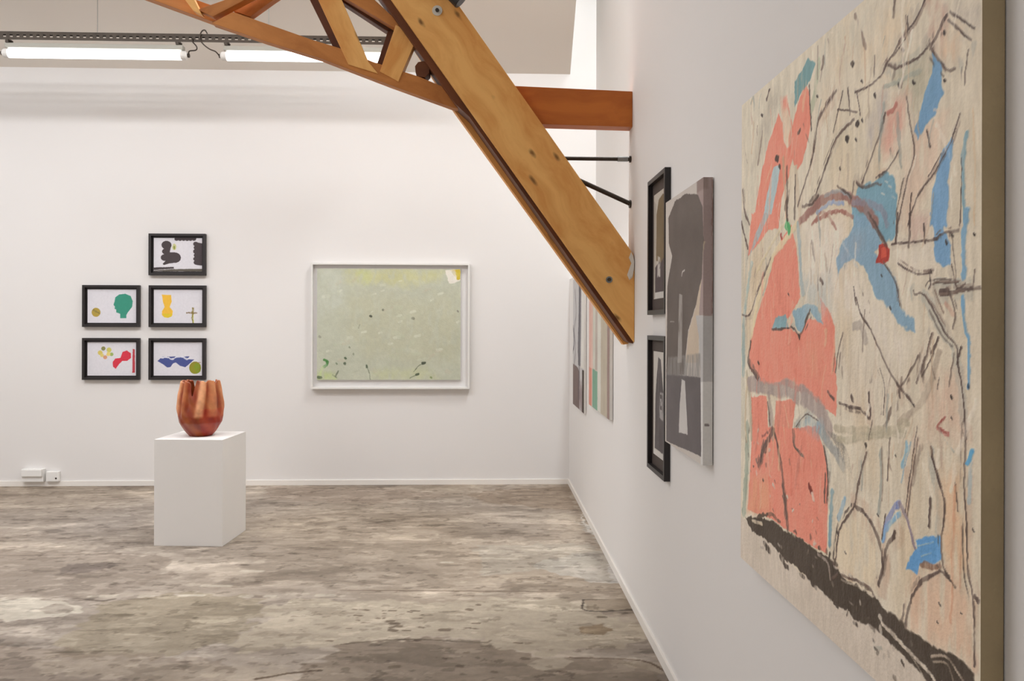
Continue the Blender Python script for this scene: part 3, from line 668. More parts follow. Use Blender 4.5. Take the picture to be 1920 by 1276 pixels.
["l",[[0.7596,0.5381],[0.7624,0.5358]],0.0062,[44,36,34],0.95,0.1],
["l",[[0.3793,0.4946],[0.384,0.4918]],0.0078,[44,36,34],0.95,0.1],
["l",[[0.8325,0.4104],[0.835,0.4085]],0.0065,[44,36,34],0.95,0.1],
["l",[[0.9322,0.4262],[0.9343,0.4244]],0.005,[44,36,34],0.95,0.1],
["l",[[0.8777,0.5816],[0.8801,0.5795]],0.0046,[44,36,34],0.95,0.1],
["l",[[0.9323,0.4017],[0.9345,0.4]],0.0036,[44,36,34],0.95,0.1],
["l",[[0.3199,0.5728],[0.325,0.5697]],0.0048,[44,36,34],0.95,0.1],
["l",[[0.568,0.1809],[0.5722,0.179]],0.0074,[44,36,34],0.95,0.1],
["l",[[0.4692,0.1198],[0.474,0.1179]],0.0068,[44,36,34],0.95,0.1],
["l",[[0.6768,0.3368],[0.6804,0.3347]],0.0066,[44,36,34],0.95,0.1],
["l",[[0.9829,0.2767],[0.9852,0.2751]],0.0034,[44,36,34],0.95,0.1],
["l",[[0.9563,0.1728],[0.9587,0.1714]],0.0031,[44,36,34],0.95,0.1],
["l",[[0.9029,0.1675],[0.9055,0.166]],0.0042,[44,36,34],0.95,0.1],
["l",[[0.7779,0.3332],[0.781,0.3312]],0.0039,[44,36,34],0.95,0.1],
["l",[[0.7196,0.2419],[0.7231,0.24]],0.0052,[44,36,34],0.95,0.1],
["l",[[0.8979,0.1436],[0.9005,0.1422]],0.0034,[44,36,34],0.95,0.1],
["l",[[0.9044,0.4777],[0.8654,0.4246],[0.7893,0.3806]],0.0142,[170,154,136],0.75,0.4],
["l",[[0.6302,0.5098],[0.6571,0.5125],[0.6767,0.4916]],0.0158,[170,160,150],0.7,0.5],
["l",[[0.8835,0.5593],[0.9064,0.5301],[0.9326,0.5041]],0.0088,[170,158,142],0.6,0.4],
["l",[[0.8904,0.5568],[0.913,0.53]],0.0037,[110,84,70],0.6,0.4],
["l",[[0.9195,0.5406],[0.9389,0.5296]],0.0079,[196,150,130],0.7,0.3],
["l",[[0.5594,0.3482],[0.7561,0.3648],[0.8105,0.3852]],0.0157,[176,166,142],0.8,0.4],
["l",[[0.5686,0.333],[0.6781,0.3477],[0.8034,0.368]],0.0162,[176,168,144],0.8,0.4],
["l",[[0.9822,0.7641],[0.9867,0.6301]],0.0046,[216,182,140],0.6,0.4],
["l",[[0.9424,0.3195],[0.938,0.2562],[0.9313,0.1532]],0.0064,[204,150,116],0.7,0.4],
["l",[[0.9567,0.2747],[0.9525,0.2026]],0.0039,[190,140,110],0.5,0.5],
["l",[[0.7358,0.8514],[0.8079,0.8472],[0.8485,0.8455]],0.0084,[140,150,142],0.5,0.5],
["l",[[0.5854,0.3271],[0.5794,0.225]],0.003,[200,176,146],0.4,0.6],
["l",[[0.6177,0.3312],[0.612,0.2313]],0.0029,[200,176,146],0.4,0.6],
["l",[[0.6486,0.3351],[0.6431,0.2374]],0.0028,[200,176,146],0.4,0.6],
["l",[[0.6782,0.3388],[0.673,0.2432]],0.0027,[200,176,146],0.4,0.6],
["l",[[0.7066,0.3424],[0.7016,0.2487]],0.0027,[200,176,146],0.4,0.6],
["l",[[0.7339,0.3458],[0.7291,0.2541]],0.0026,[200,176,146],0.4,0.6],
["l",[[0.76,0.3491],[0.7554,0.2592]],0.0025,[200,176,146],0.4,0.6],
["l",[[0.7852,0.3523],[0.7808,0.2641]],0.0024,[200,176,146],0.4,0.6],
["l",[[0.8094,0.3553],[0.8052,0.2688]],0.0024,[200,176,146],0.4,0.6],
["l",[[0.8327,0.3583],[0.8286,0.2734]],0.0023,[200,176,146],0.4,0.6],
["l",[[0.8552,0.3611],[0.8512,0.2778]],0.0022,[200,176,146],0.4,0.6],
["l",[[0.8769,0.3638],[0.873,0.282]],0.0022,[200,176,146],0.4,0.6],
["l",[[0.8978,0.3665],[0.8941,0.2861]],0.0021,[200,176,146],0.4,0.6],
["l",[[0.9179,0.369],[0.9144,0.2901]],0.0021,[200,176,146],0.4,0.6],
["l",[[0.9374,0.3715],[0.934,0.2939]],0.002,[200,176,146],0.4,0.6],
["l",[[0.9562,0.3738],[0.9529,0.2976]],0.002,[200,176,146],0.4,0.6],
["l",[[0.5881,0.4791],[0.5802,0.3616]],0.0027,[190,172,150],0.4,0.6],
["l",[[0.6201,0.4799],[0.6125,0.3649]],0.0026,[190,172,150],0.4,0.6],
["l",[[0.6506,0.4806],[0.6434,0.3681]],0.0025,[190,172,150],0.4,0.6],
["l",[[0.68,0.4813],[0.673,0.3711]],0.0024,[190,172,150],0.4,0.6],
["l",[[0.7081,0.4819],[0.7014,0.374]],0.0023,[190,172,150],0.4,0.6],
["l",[[0.7351,0.4825],[0.7286,0.3768]],0.0023,[190,172,150],0.4,0.6],
["l",[[0.761,0.4831],[0.7548,0.3795]],0.0022,[190,172,150],0.4,0.6],
["l",[[0.786,0.4837],[0.78,0.3821]],0.0021,[190,172,150],0.4,0.6],
["l",[[0.81,0.4843],[0.8042,0.3845]],0.0021,[190,172,150],0.4,0.6],
["l",[[0.8331,0.4848],[0.8276,0.3869]],0.002,[190,172,150],0.4,0.6],
["l",[[0.8554,0.4853],[0.85,0.3892]],0.002,[190,172,150],0.4,0.6],
["l",[[0.8769,0.4858],[0.8717,0.3914]],0.0019,[190,172,150],0.4,0.6],
["l",[[0.8976,0.4863],[0.8926,0.3936]],0.0019,[190,172,150],0.4,0.6],
["l",[[0.9176,0.4867],[0.9128,0.3956]],0.0018,[190,172,150],0.4,0.6],
["p",[[0.0377,0.098],[0.1195,0.1156],[0.2402,0.1279],[0.3356,0.1259],[0.4417,0.1289],[0.5085,0.1282],[0.5355,0.1283],[0.5868,0.1161],[0.65,0.121],[0.7149,0.1189],[0.7485,0.1091],[0.7989,0.1084],[0.8399,0.1084],[0.8783,0.1098],[0.9291,0.1162],[0.9667,0.1177],[0.9912,0.1151],[0.99,0.0986],[0.8838,0.0575],[0.8401,0.0667],[0.7991,0.0733],[0.7617,0.0742],[0.722,0.0766],[0.6504,0.0602],[0.5872,0.0673],[0.5359,0.0665],[0.4618,0.0653],[0.3801,0.073],[0.2897,0.0702],[0.2151,0.0792],[0.076,0.0804]],[62,52,44],1,0.012],
["l",[[0.1195,0.1148],[0.2146,0.1383],[0.2771,0.1357]],0.0102,[70,58,48],0.9,0.4],
["l",[[0.0906,0.1005],[0.1616,0.1072]],0.0082,[214,200,176],0.9,0.3],
["l",[[0.7354,0.0894],[0.799,0.0828],[0.8568,0.0754],[0.8994,0.066]],0.0065,[212,200,184],0.95,0.25],
["l",[[0.7806,0.0861],[0.8401,0.0719],[0.8678,0.0575]],0.0028,[200,188,170],0.8,0.4],
["l",[[0.8836,0.094],[0.9193,0.1079],[0.9483,0.0991],[0.9623,0.0935]],0.0037,[180,164,146],0.9,0.35],
["l",[[0.8889,0.0896],[0.9243,0.0999],[0.9389,0.0846]],0.0029,[170,154,136],0.8,0.4],
["l",[[0.5869,0.1098],[0.65,0.118],[0.708,0.1197]],0.0045,[196,184,166],0.8,0.35],
["l",[[0.4806,0.1246],[0.5267,0.1196],[0.5357,0.099]],0.0065,[196,180,170],0.6,0.5],
["l",[[0.1755,0.0699],[0.2022,0.0682]],0.0121,[58,48,42],0.9,0.5],
["l",[[0.2777,0.0672],[0.3015,0.0656]],0.0111,[58,48,42],0.9,0.5],
["l",[[0.3016,0.0619],[0.3248,0.0604]],0.0109,[58,48,42],0.9,0.5],
["l",[[0.3908,0.0669],[0.4118,0.0654]],0.0101,[58,48,42],0.9,0.5],
["l",[[0.4521,0.066],[0.4715,0.0646]],0.0096,[58,48,42],0.9,0.5],
["l",[[0.4218,0.0892],[0.442,0.0875]],0.0098,[58,48,42],0.9,0.5],
["l",[[0.3689,0.1261],[0.3904,0.1239]],0.0103,[58,48,42],0.9,0.5],
["l",[[0.5534,0.0652],[0.5705,0.0639]],0.0087,[58,48,42],0.9,0.5],
["l",[[0.6351,0.0574],[0.6504,0.0562]],0.008,[58,48,42],0.9,0.5],
["l",[[0.6942,0.0719],[0.7083,0.0706]],0.0075,[58,48,42],0.9,0.5],
["l",[[0.189,0.065],[0.2152,0.0634]],0.012,[58,48,42],0.9,0.5],
["l",[[0.1482,0.0594],[0.1729,0.0596]],0.0071,[170,160,150],0.7,0.5],
["l",[[0.2653,0.091],[0.2871,0.0908]],0.0064,[170,160,150],0.7,0.5],
["l",[[0.553,0.1231],[0.5684,0.1226]],0.005,[170,160,150],0.7,0.5],
["l",[[0.6193,0.0847],[0.6334,0.0846]],0.0046,[170,160,150],0.7,0.5],
["l",[[0.7085,0.0447],[0.7357,0.0527]],0.0073,[160,160,150],0.6,0.5]]
DATA['FLOOR'] = [["p",[[-3.125,5.183],[-2.407,5.095],[-1.928,4.98],[-1.857,4.564],[-2.012,4.259],[-2.416,4.286],[-2.845,4.347],[-3.397,5.19]],[140,126,112],0.55,0.05],
["p",[[-2.546,4.852],[-2.385,4.913],[-2.247,4.824],[-2.237,4.67],[-2.417,4.665]],[112,100,92],0.6,0.05],
["p",[[-1.981,4.194],[-1.668,4.309],[-1.23,4.273],[-1.086,4.003],[-1.157,3.681],[-1.465,3.49],[-1.923,3.535],[-2.017,3.753],[-1.996,3.954]],[150,137,113],0.6,0.06],
["p",[[-2.373,3.7],[-1.982,3.6],[-1.434,3.528],[-1.135,3.465],[-1.043,3.185],[-2.06,3.212]],[140,124,108],0.5,0.05],
["p",[[-1.128,4.079],[-1.043,4.202],[-0.879,4.223],[-0.753,4.147],[-0.591,4.175],[-0.308,4.136],[-0.03,4.177],[0.254,4.203],[0.482,4.205],[0.518,4.037],[0.643,3.959],[0.75,3.814],[0.749,3.619],[0.65,3.549],[0.454,3.531],[0.305,3.477],[0.047,3.547],[-0.026,3.639],[-0.371,3.667],[-0.63,3.606],[-0.886,3.571],[-1.154,3.596],[-1.173,3.731],[-1.027,3.929]],[186,173,152],0.75,0.06],
["p",[[-0.657,3.619],[-0.371,3.66],[-0.026,3.615],[0.187,3.48],[0.347,3.42],[0.442,3.44],[0.667,3.39],[0.751,3.137],[-0.788,3.178],[-0.724,3.481]],[122,107,90],0.62,0.05],
["p",[[-1.903,3.458],[-1.655,3.506],[-1.29,3.452],[-0.837,3.376],[-0.762,3.248],[-1.297,3.192],[-1.817,3.341]],[176,162,144],0.65,0.06],
["p",[[0.182,3.381],[0.231,3.429],[0.349,3.442],[0.395,3.397],[0.338,3.335],[0.268,3.311],[0.202,3.338]],[176,163,144],0.9,0.015],
["p",[[0.582,3.365],[0.667,3.39],[0.75,3.345],[0.734,3.273],[0.628,3.306]],[160,146,126],0.7,0.02],
["p",[[-2.616,4.25],[-2.402,4.261],[-2.207,4.207],[-2.075,4.141],[-2.06,4.027],[-2.161,3.972],[-2.293,3.933],[-2.454,3.987]],[206,197,180],0.8,0.03],
["p",[[-2.289,4.108],[-2.245,4.176],[-2.115,4.134],[-2.094,4.043],[-2.193,4.031]],[156,144,130],0.8,0.015],
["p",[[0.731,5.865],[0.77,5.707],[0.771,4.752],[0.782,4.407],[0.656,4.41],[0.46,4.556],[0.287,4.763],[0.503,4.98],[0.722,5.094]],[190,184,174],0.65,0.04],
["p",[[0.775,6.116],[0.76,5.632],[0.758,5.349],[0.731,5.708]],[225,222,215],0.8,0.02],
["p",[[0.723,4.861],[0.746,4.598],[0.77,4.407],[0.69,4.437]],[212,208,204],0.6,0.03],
["p",[[0.232,7.032],[0.772,7.092],[0.761,6.205],[0.379,6.305],[-0.049,6.505],[-0.189,6.817]],[138,118,98],0.55,0.05],
["p",[[-2.061,7.147],[-0.916,7.125],[-0.322,6.714],[-0.912,6.426],[-1.827,6.642]],[150,132,116],0.5,0.05],
["p",[[-0.145,5.239],[0.669,5.22],[0.674,4.754],[-0.033,4.568]],[176,168,154],0.5,0.05],
["p",[[0.52,4.163],[0.763,4.174],[0.75,4.009],[0.509,4.007]],[140,124,104],0.7,0.01],
["l",[[0.52,4.163],[0.509,4.007],[0.752,4.008]],0.012,[70,58,48],0.9,0.1],
["l",[[0.52,4.163],[0.735,4.174]],0.006,[90,76,62],0.8,0.3],
["p",[[0.461,3.788],[0.544,3.833],[0.609,3.75],[0.549,3.687],[0.465,3.721]],[120,96,66],0.6,0.02],
["l",[[-0.79,4.347],[-0.323,4.327],[0.085,4.308],[0.406,4.3],[0.853,4.342]],0.014,[118,100,84],0.8,0.35],
["l",[[-0.665,4.293],[-0.146,4.271]],0.01,[190,176,156],0.6,0.5],
["l",[[-0.045,4.269],[0.142,4.273]],0.03,[192,180,162],0.7,0.4],
["l",[[-3.038,5.04],[-2.685,5.055],[-2.368,5.082],[-2.233,5.079]],0.01,[100,86,74],0.8,0.3],
["l",[[-0.94,3.268],[-0.822,3.314],[-0.695,3.341]],0.02,[84,66,50],0.9,0.2],
["l",[[-0.656,3.613],[-0.371,3.66],[-0.026,3.615],[0.023,3.638]],0.012,[96,82,66],0.8,0.3],
["l",[[0.372,3.442],[0.669,3.401],[0.767,3.272]],0.016,[80,60,44],0.8,0.3],
["l",[[-2.116,4.245],[-2.016,4.21],[-1.962,4.241]],0.02,[92,78,68],0.8,0.3],
["l",[[-1.257,4.265],[-1.169,4.255]],0.03,[110,96,84],0.8,0.3],
["l",[[-3.033,5.572],[-3.296,5.468]],0.012,[120,106,92],0.7,0.4],
["l",[[-1.953,3.547],[-1.593,3.572]],0.014,[112,98,80],0.7,0.4],
["l",[[-2.109,4.286],[-1.99,4.283]],0.035,[206,196,178],0.85,0.25],
["l",[[-1.839,4.28],[-1.782,4.278]],0.035,[206,196,178],0.85,0.25],
["l",[[-1.629,4.283],[-1.515,4.28]],0.035,[206,196,178],0.85,0.25],
["l",[[-1.171,4.263],[-1.137,4.262]],0.035,[206,196,178],0.85,0.25],
["l",[[-0.902,4.265],[-0.817,4.263]],0.035,[206,196,178],0.85,0.25],
["l",[[-1.299,4.266],[-1.257,4.265]],0.035,[206,196,178],0.85,0.25],
["l",[[0.394,5.102],[0.497,5.099]],0.035,[206,196,178],0.85,0.25],
["l",[[0.617,5.084],[0.669,5.083]],0.035,[206,196,178],0.85,0.25],
["l",[[-1.571,4.437],[-1.424,4.434]],0.035,[206,196,178],0.85,0.25],
["l",[[-0.264,4.841],[-0.215,4.84]],0.035,[206,196,178],0.85,0.25],
["l",[[-1.432,4.701],[-1.322,4.698]],0.035,[206,196,178],0.85,0.25],
["l",[[-0.525,4.028],[-0.508,4.033]],0.009463332104950978,[92,76,60],0.7,0.2],
["l",[[-0.391,3.767],[-0.361,3.763]],0.012882419865186987,[92,76,60],0.7,0.2],
["l",[[-0.325,3.966],[-0.315,3.971]],0.012716809516736163,[92,76,60],0.7,0.2],
["l",[[-0.071,3.786],[-0.041,3.781]],0.012255583596423281,[92,76,60],0.7,0.2],
["l",[[-0.457,3.857],[-0.428,3.852]],0.027361116529946387,[92,76,60],0.7,0.2],
["l",[[-0.597,3.867],[-0.571,3.867]],0.011911383833297259,[92,76,60],0.7,0.2],
["l",[[-0.371,4.029],[-0.335,4.023]],0.020048055130915184,[92,76,60],0.7,0.2],
["l",[[-0.453,3.772],[-0.429,3.766]],0.026656969940919963,[92,76,60],0.7,0.2],
["l",[[-0.339,3.921],[-0.315,3.922]],0.011549053334675386,[92,76,60],0.7,0.2],
["l",[[-0.453,3.8],[-0.447,3.806]],0.021779716401877876,[92,76,60],0.7,0.2],
["l",[[-0.479,3.887],[-0.459,3.888]],0.02994013523178647,[92,76,60],0.7,0.2],
["l",[[-0.537,3.927],[-0.525,3.925]],0.014078706369113028,[92,76,60],0.7,0.2],
["l",[[-0.424,3.82],[-0.409,3.818]],0.02789493223367447,[92,76,60],0.7,0.2],
["l",[[-0.615,4.045],[-0.601,4.04]],0.021539505652831338,[92,76,60],0.7,0.2],
["l",[[-0.514,3.953],[-0.503,3.953]],0.008941846131204433,[92,76,60],0.7,0.2],
["l",[[-0.211,3.769],[-0.177,3.765]],0.029117087015484922,[92,76,60],0.7,0.2],
["l",[[-0.656,3.97],[-0.619,3.965]],0.017029408983515258,[92,76,60],0.7,0.2],
["l",[[-0.063,3.849],[-0.032,3.851]],0.012211134505792264,[92,76,60],0.7,0.2],
["l",[[-0.389,4.014],[-0.371,4.006]],0.0152887590423821,[92,76,60],0.7,0.2],
["l",[[-0.676,4.052],[-0.664,4.047]],0.015979933872357577,[92,76,60],0.7,0.2],
["l",[[-0.49,4.029],[-0.453,4.03]],0.012574170518663531,[92,76,60],0.7,0.2],
["l",[[-0.642,4.047],[-0.631,4.045]],0.011292091767068092,[92,76,60],0.7,0.2],
["l",[[-0.631,3.904],[-0.617,3.897]],0.01069001166795723,[92,76,60],0.7,0.2],
["l",[[-0.317,3.809],[-0.298,3.802]],0.018510763186506927,[92,76,60],0.7,0.2],
["l",[[-0.508,3.927],[-0.502,3.928]],0.013468891428735735,[92,76,60],0.7,0.2],
["l",[[-0.095,3.786],[-0.074,3.791]],0.013596660551238971,[92,76,60],0.7,0.2],
["l",[[-0.516,3.993],[-0.503,3.987]],0.011117438891159815,[92,76,60],0.7,0.2],
["l",[[0.026,3.308],[0.041,3.304]],0.022387416267095193,[92,76,60],0.7,0.2],
["l",[[-0.093,4.037],[-0.081,4.031]],0.027794760814093475,[92,76,60],0.7,0.2],
["l",[[0.163,3.436],[0.185,3.432]],0.019616525640601186,[92,76,60],0.7,0.2],
["l",[[-0.404,3.365],[-0.374,3.369]],0.02936394210280314,[92,76,60],0.7,0.2],
["l",[[-0.731,3.39],[-0.722,3.385]],0.022678178182534016,[92,76,60],0.7,0.2],
["l",[[0.137,3.61],[0.163,3.605]],0.01280791221228459,[92,76,60],0.7,0.2],
["l",[[-0.781,3.407],[-0.772,3.403]],0.02522533408093349,[92,76,60],0.7,0.2],
["l",[[0.562,3.916],[0.589,3.917]],0.027618500593097388,[92,76,60],0.7,0.2],
["l",[[-0.038,4.102],[-0.031,4.1]],0.018754286977184842,[92,76,60],0.7,0.2],
["l",[[-0.668,3.802],[-0.639,3.801]],0.008232127908860486,[92,76,60],0.7,0.2],
["l",[[-0.725,3.653],[-0.708,3.649]],0.014845726225896727,[92,76,60],0.7,0.2],
["l",[[0.73,4.014],[0.739,4.012]],0.02747754360772232,[92,76,60],0.7,0.2],
["l",[[0.464,3.445],[0.47,3.441]],0.012308758780454192,[92,76,60],0.7,0.2],
["l",[[-0.186,3.446],[-0.176,3.442]],0.01187972071430054,[92,76,60],0.7,0.2],
["l",[[-0.328,3.644],[-0.296,3.641]],0.008122366728322915,[92,76,60],0.7,0.2],
["l",[[-0.092,3.504],[-0.074,3.509]],0.013399705939336797,[92,76,60],0.7,0.2],
["l",[[0.314,3.304],[0.335,3.301]],0.021409767389059184,[92,76,60],0.7,0.2],
["l",[[-0.117,3.365],[-0.104,3.361]],0.025310686422113586,[92,76,60],0.7,0.2],
["l",[[-0.608,3.477],[-0.592,3.475]],0.010931604441514604,[92,76,60],0.7,0.2]]
DATA['P1'] = [["p",[[0.3694,0.7857],[0.359,0.7299],[0.3297,0.6852],[0.2874,0.6604],[0.2404,0.6604],[0.1981,0.6852],[0.1688,0.7299],[0.1583,0.7857],[0.1688,0.8415],[0.1981,0.8862],[0.2404,0.9111],[0.2874,0.9111],[0.3297,0.8862],[0.359,0.8415]],[66,58,60],1,0.002],
["p",[[0.3028,0.5964],[0.2962,0.5592],[0.2777,0.5294],[0.2509,0.5129],[0.2213,0.5129],[0.1945,0.5294],[0.176,0.5592],[0.1694,0.5964],[0.176,0.6336],[0.1945,0.6634],[0.2213,0.68],[0.2509,0.68],[0.2777,0.6634],[0.2962,0.6336]],[66,58,60],1,0.002],
["p",[[0.3,0.4107],[0.2923,0.3673],[0.2707,0.3325],[0.2395,0.3132],[0.2049,0.3132],[0.1737,0.3325],[0.1521,0.3673],[0.1444,0.4107],[0.1521,0.4541],[0.1737,0.4889],[0.2049,0.5082],[0.2395,0.5082],[0.2707,0.4889],[0.2923,0.4541]],[66,58,60],1,0.002],
["p",[[0.5639,0.4107],[0.5512,0.3425],[0.5158,0.2879],[0.4645,0.2575],[0.4077,0.2575],[0.3564,0.2879],[0.321,0.3425],[0.3083,0.4107],[0.321,0.4789],[0.3564,0.5336],[0.4077,0.5639],[0.4645,0.5639],[0.5158,0.5336],[0.5512,0.4789]],[66,58,60],1,0.002],
["p",[[0.2222,0.7679],[0.3611,0.7857],[0.3333,0.5714],[0.4444,0.5714],[0.4444,0.2607],[0.3333,0.2393],[0.2083,0.1893],[0.1861,0.225],[0.25,0.3214],[0.2028,0.5536]],[66,58,60],1,0.002],
["p",[[0.925,0.8214],[0.9195,0.792],[0.9041,0.7684],[0.8818,0.7553],[0.8571,0.7553],[0.8348,0.7684],[0.8194,0.792],[0.8139,0.8214],[0.8194,0.8509],[0.8348,0.8745],[0.8571,0.8876],[0.8818,0.8876],[0.9041,0.8745],[0.9195,0.8509]],[66,58,60],1,0.002],
["p",[[0.9361,0.7107],[0.9306,0.6813],[0.9152,0.6577],[0.8929,0.6446],[0.8682,0.6446],[0.8459,0.6577],[0.8305,0.6813],[0.825,0.7107],[0.8305,0.7402],[0.8459,0.7638],[0.8682,0.7769],[0.8929,0.7769],[0.9152,0.7638],[0.9306,0.7402]],[66,58,60],1,0.002],
["p",[[0.925,0.6],[0.9195,0.5706],[0.9041,0.5469],[0.8818,0.5338],[0.8571,0.5338],[0.8348,0.5469],[0.8194,0.5706],[0.8139,0.6],[0.8194,0.6294],[0.8348,0.6531],[0.8571,0.6662],[0.8818,0.6662],[0.9041,0.6531],[0.9195,0.6294]],[66,58,60],1,0.002],
["p",[[0.9361,0.4893],[0.9306,0.4598],[0.9152,0.4362],[0.8929,0.4231],[0.8682,0.4231],[0.8459,0.4362],[0.8305,0.4598],[0.825,0.4893],[0.8305,0.5187],[0.8459,0.5423],[0.8682,0.5554],[0.8929,0.5554],[0.9152,0.5423],[0.9306,0.5187]],[66,58,60],1,0.002],
["p",[[0.925,0.3786],[0.9195,0.3491],[0.9041,0.3255],[0.8818,0.3124],[0.8571,0.3124],[0.8348,0.3255],[0.8194,0.3491],[0.8139,0.3786],[0.8194,0.408],[0.8348,0.4316],[0.8571,0.4447],[0.8818,0.4447],[0.9041,0.4316],[0.9195,0.408]],[66,58,60],1,0.002],
["p",[[0.9361,0.2679],[0.9306,0.2384],[0.9152,0.2148],[0.8929,0.2017],[0.8682,0.2017],[0.8459,0.2148],[0.8305,0.2384],[0.825,0.2679],[0.8305,0.2973],[0.8459,0.3209],[0.8682,0.334],[0.8929,0.334],[0.9152,0.3209],[0.9306,0.2973]],[66,58,60],1,0.002],
["p",[[0.875,0.875],[1.0139,0.8393],[1.0139,0.1786],[0.875,0.1964]],[66,58,60],1,0.002],
["p",[[0.5194,0.975],[0.5148,0.9487],[0.5017,0.9275],[0.4827,0.9158],[0.4617,0.9158],[0.4428,0.9275],[0.4297,0.9487],[0.425,0.975],[0.4297,1.0013],[0.4428,1.0225],[0.4617,1.0342],[0.4827,1.0342],[0.5017,1.0225],[0.5148,1.0013]],[66,58,60],1,0.002],
["p",[[0.5917,0.975],[0.587,0.9487],[0.5739,0.9275],[0.555,0.9158],[0.5339,0.9158],[0.515,0.9275],[0.5019,0.9487],[0.4972,0.975],[0.5019,1.0013],[0.515,1.0225],[0.5339,1.0342],[0.555,1.0342],[0.5739,1.0225],[0.587,1.0013]],[66,58,60],1,0.002],
["p",[[0.6639,0.975],[0.6592,0.9487],[0.6461,0.9275],[0.6272,0.9158],[0.6062,0.9158],[0.5872,0.9275],[0.5741,0.9487],[0.5694,0.975],[0.5741,1.0013],[0.5872,1.0225],[0.6062,1.0342],[0.6272,1.0342],[0.6461,1.0225],[0.6592,1.0013]],[66,58,60],1,0.002],
["p",[[0.7361,0.975],[0.7314,0.9487],[0.7183,0.9275],[0.6994,0.9158],[0.6784,0.9158],[0.6594,0.9275],[0.6463,0.9487],[0.6417,0.975],[0.6463,1.0013],[0.6594,1.0225],[0.6784,1.0342],[0.6994,1.0342],[0.7183,1.0225],[0.7314,1.0013]],[66,58,60],1,0.002],
["p",[[0.8083,0.975],[0.8037,0.9487],[0.7906,0.9275],[0.7716,0.9158],[0.7506,0.9158],[0.7317,0.9275],[0.7186,0.9487],[0.7139,0.975],[0.7186,1.0013],[0.7317,1.0225],[0.7506,1.0342],[0.7716,1.0342],[0.7906,1.0225],[0.8037,1.0013]],[66,58,60],1,0.002],
["p",[[0.8806,0.975],[0.8759,0.9487],[0.8628,0.9275],[0.8438,0.9158],[0.8228,0.9158],[0.8039,0.9275],[0.7908,0.9487],[0.7861,0.975],[0.7908,1.0013],[0.8039,1.0225],[0.8228,1.0342],[0.8438,1.0342],[0.8628,1.0225],[0.8759,1.0013]],[66,58,60],1,0.002],
["p",[[0.0,0.1179],[0.4167,0.1321],[0.4167,0.0821],[0.0,0.0357]],[66,58,60],1,0.003],
["p",[[0.4028,0.0679],[1.0,0.0821],[1.0,0.0],[0.0,0.0],[0.0,0.025]],[90,84,74],1,0.003],
["p",[[0.4667,0.7321],[0.4625,0.6888],[0.451,0.654],[0.4343,0.6346],[0.4157,0.6347],[0.399,0.654],[0.3875,0.6888],[0.3833,0.7321],[0.3875,0.7755],[0.399,0.8103],[0.4157,0.8296],[0.4343,0.8296],[0.451,0.8103],[0.4625,0.7755]],[196,196,120],0.9,0.002],
["p",[[0.4417,0.7143],[0.44,0.6895],[0.4354,0.6696],[0.4287,0.6586],[0.4213,0.6586],[0.4146,0.6696],[0.41,0.6895],[0.4083,0.7143],[0.41,0.7391],[0.4146,0.759],[0.4213,0.77],[0.4287,0.77],[0.4354,0.759],[0.44,0.7391]],[120,130,50],0.9,0.002]]
DATA['P2'] = [["p",[[0.2667,0.312],[0.2576,0.253],[0.2322,0.2057],[0.1954,0.1794],[0.1546,0.1794],[0.1178,0.2057],[0.0924,0.253],[0.0833,0.312],[0.0924,0.371],[0.1178,0.4183],[0.1546,0.4446],[0.1954,0.4446],[0.2322,0.4183],[0.2576,0.371]],[176,150,60],1,0.002],
["l",[[0.125,0.38],[0.2361,0.28]],0.0121,[120,110,60],0.7,0.3],
["p",[[0.5694,0.76],[0.6528,0.848],[0.7778,0.868],[0.8889,0.8],[0.9306,0.64],[0.9167,0.48],[0.8333,0.32],[0.8,0.24],[0.8,0.14],[0.6722,0.14],[0.6722,0.272],[0.5889,0.312],[0.5889,0.4],[0.5556,0.42],[0.5611,0.488],[0.5333,0.54],[0.5556,0.64]],[52,142,118],1,0.001]]
DATA['P3'] = [["p",[[0.1737,0.8],[0.1597,0.848],[0.3557,0.84],[0.3697,0.64],[0.3277,0.48],[0.3922,0.36],[0.3838,0.22],[0.2997,0.152],[0.2157,0.168],[0.1681,0.24],[0.1681,0.352],[0.2241,0.48],[0.1877,0.64]],[240,186,58],1,0.002],
["p",[[0.1737,0.28],[0.3838,0.28],[0.3697,0.192],[0.2857,0.152],[0.2157,0.168]],[226,196,44],1,0.002],
["l",[[0.6863,0.3],[0.8796,0.3]],0.0133,[120,96,60],0.9,0.3],
["l",[[0.8067,0.432],[0.8067,0.016]],0.0157,[128,112,50],0.9,0.3],
["l",[[0.8179,0.24],[0.8179,0.016]],0.0073,[200,206,90],0.9,0.3]]
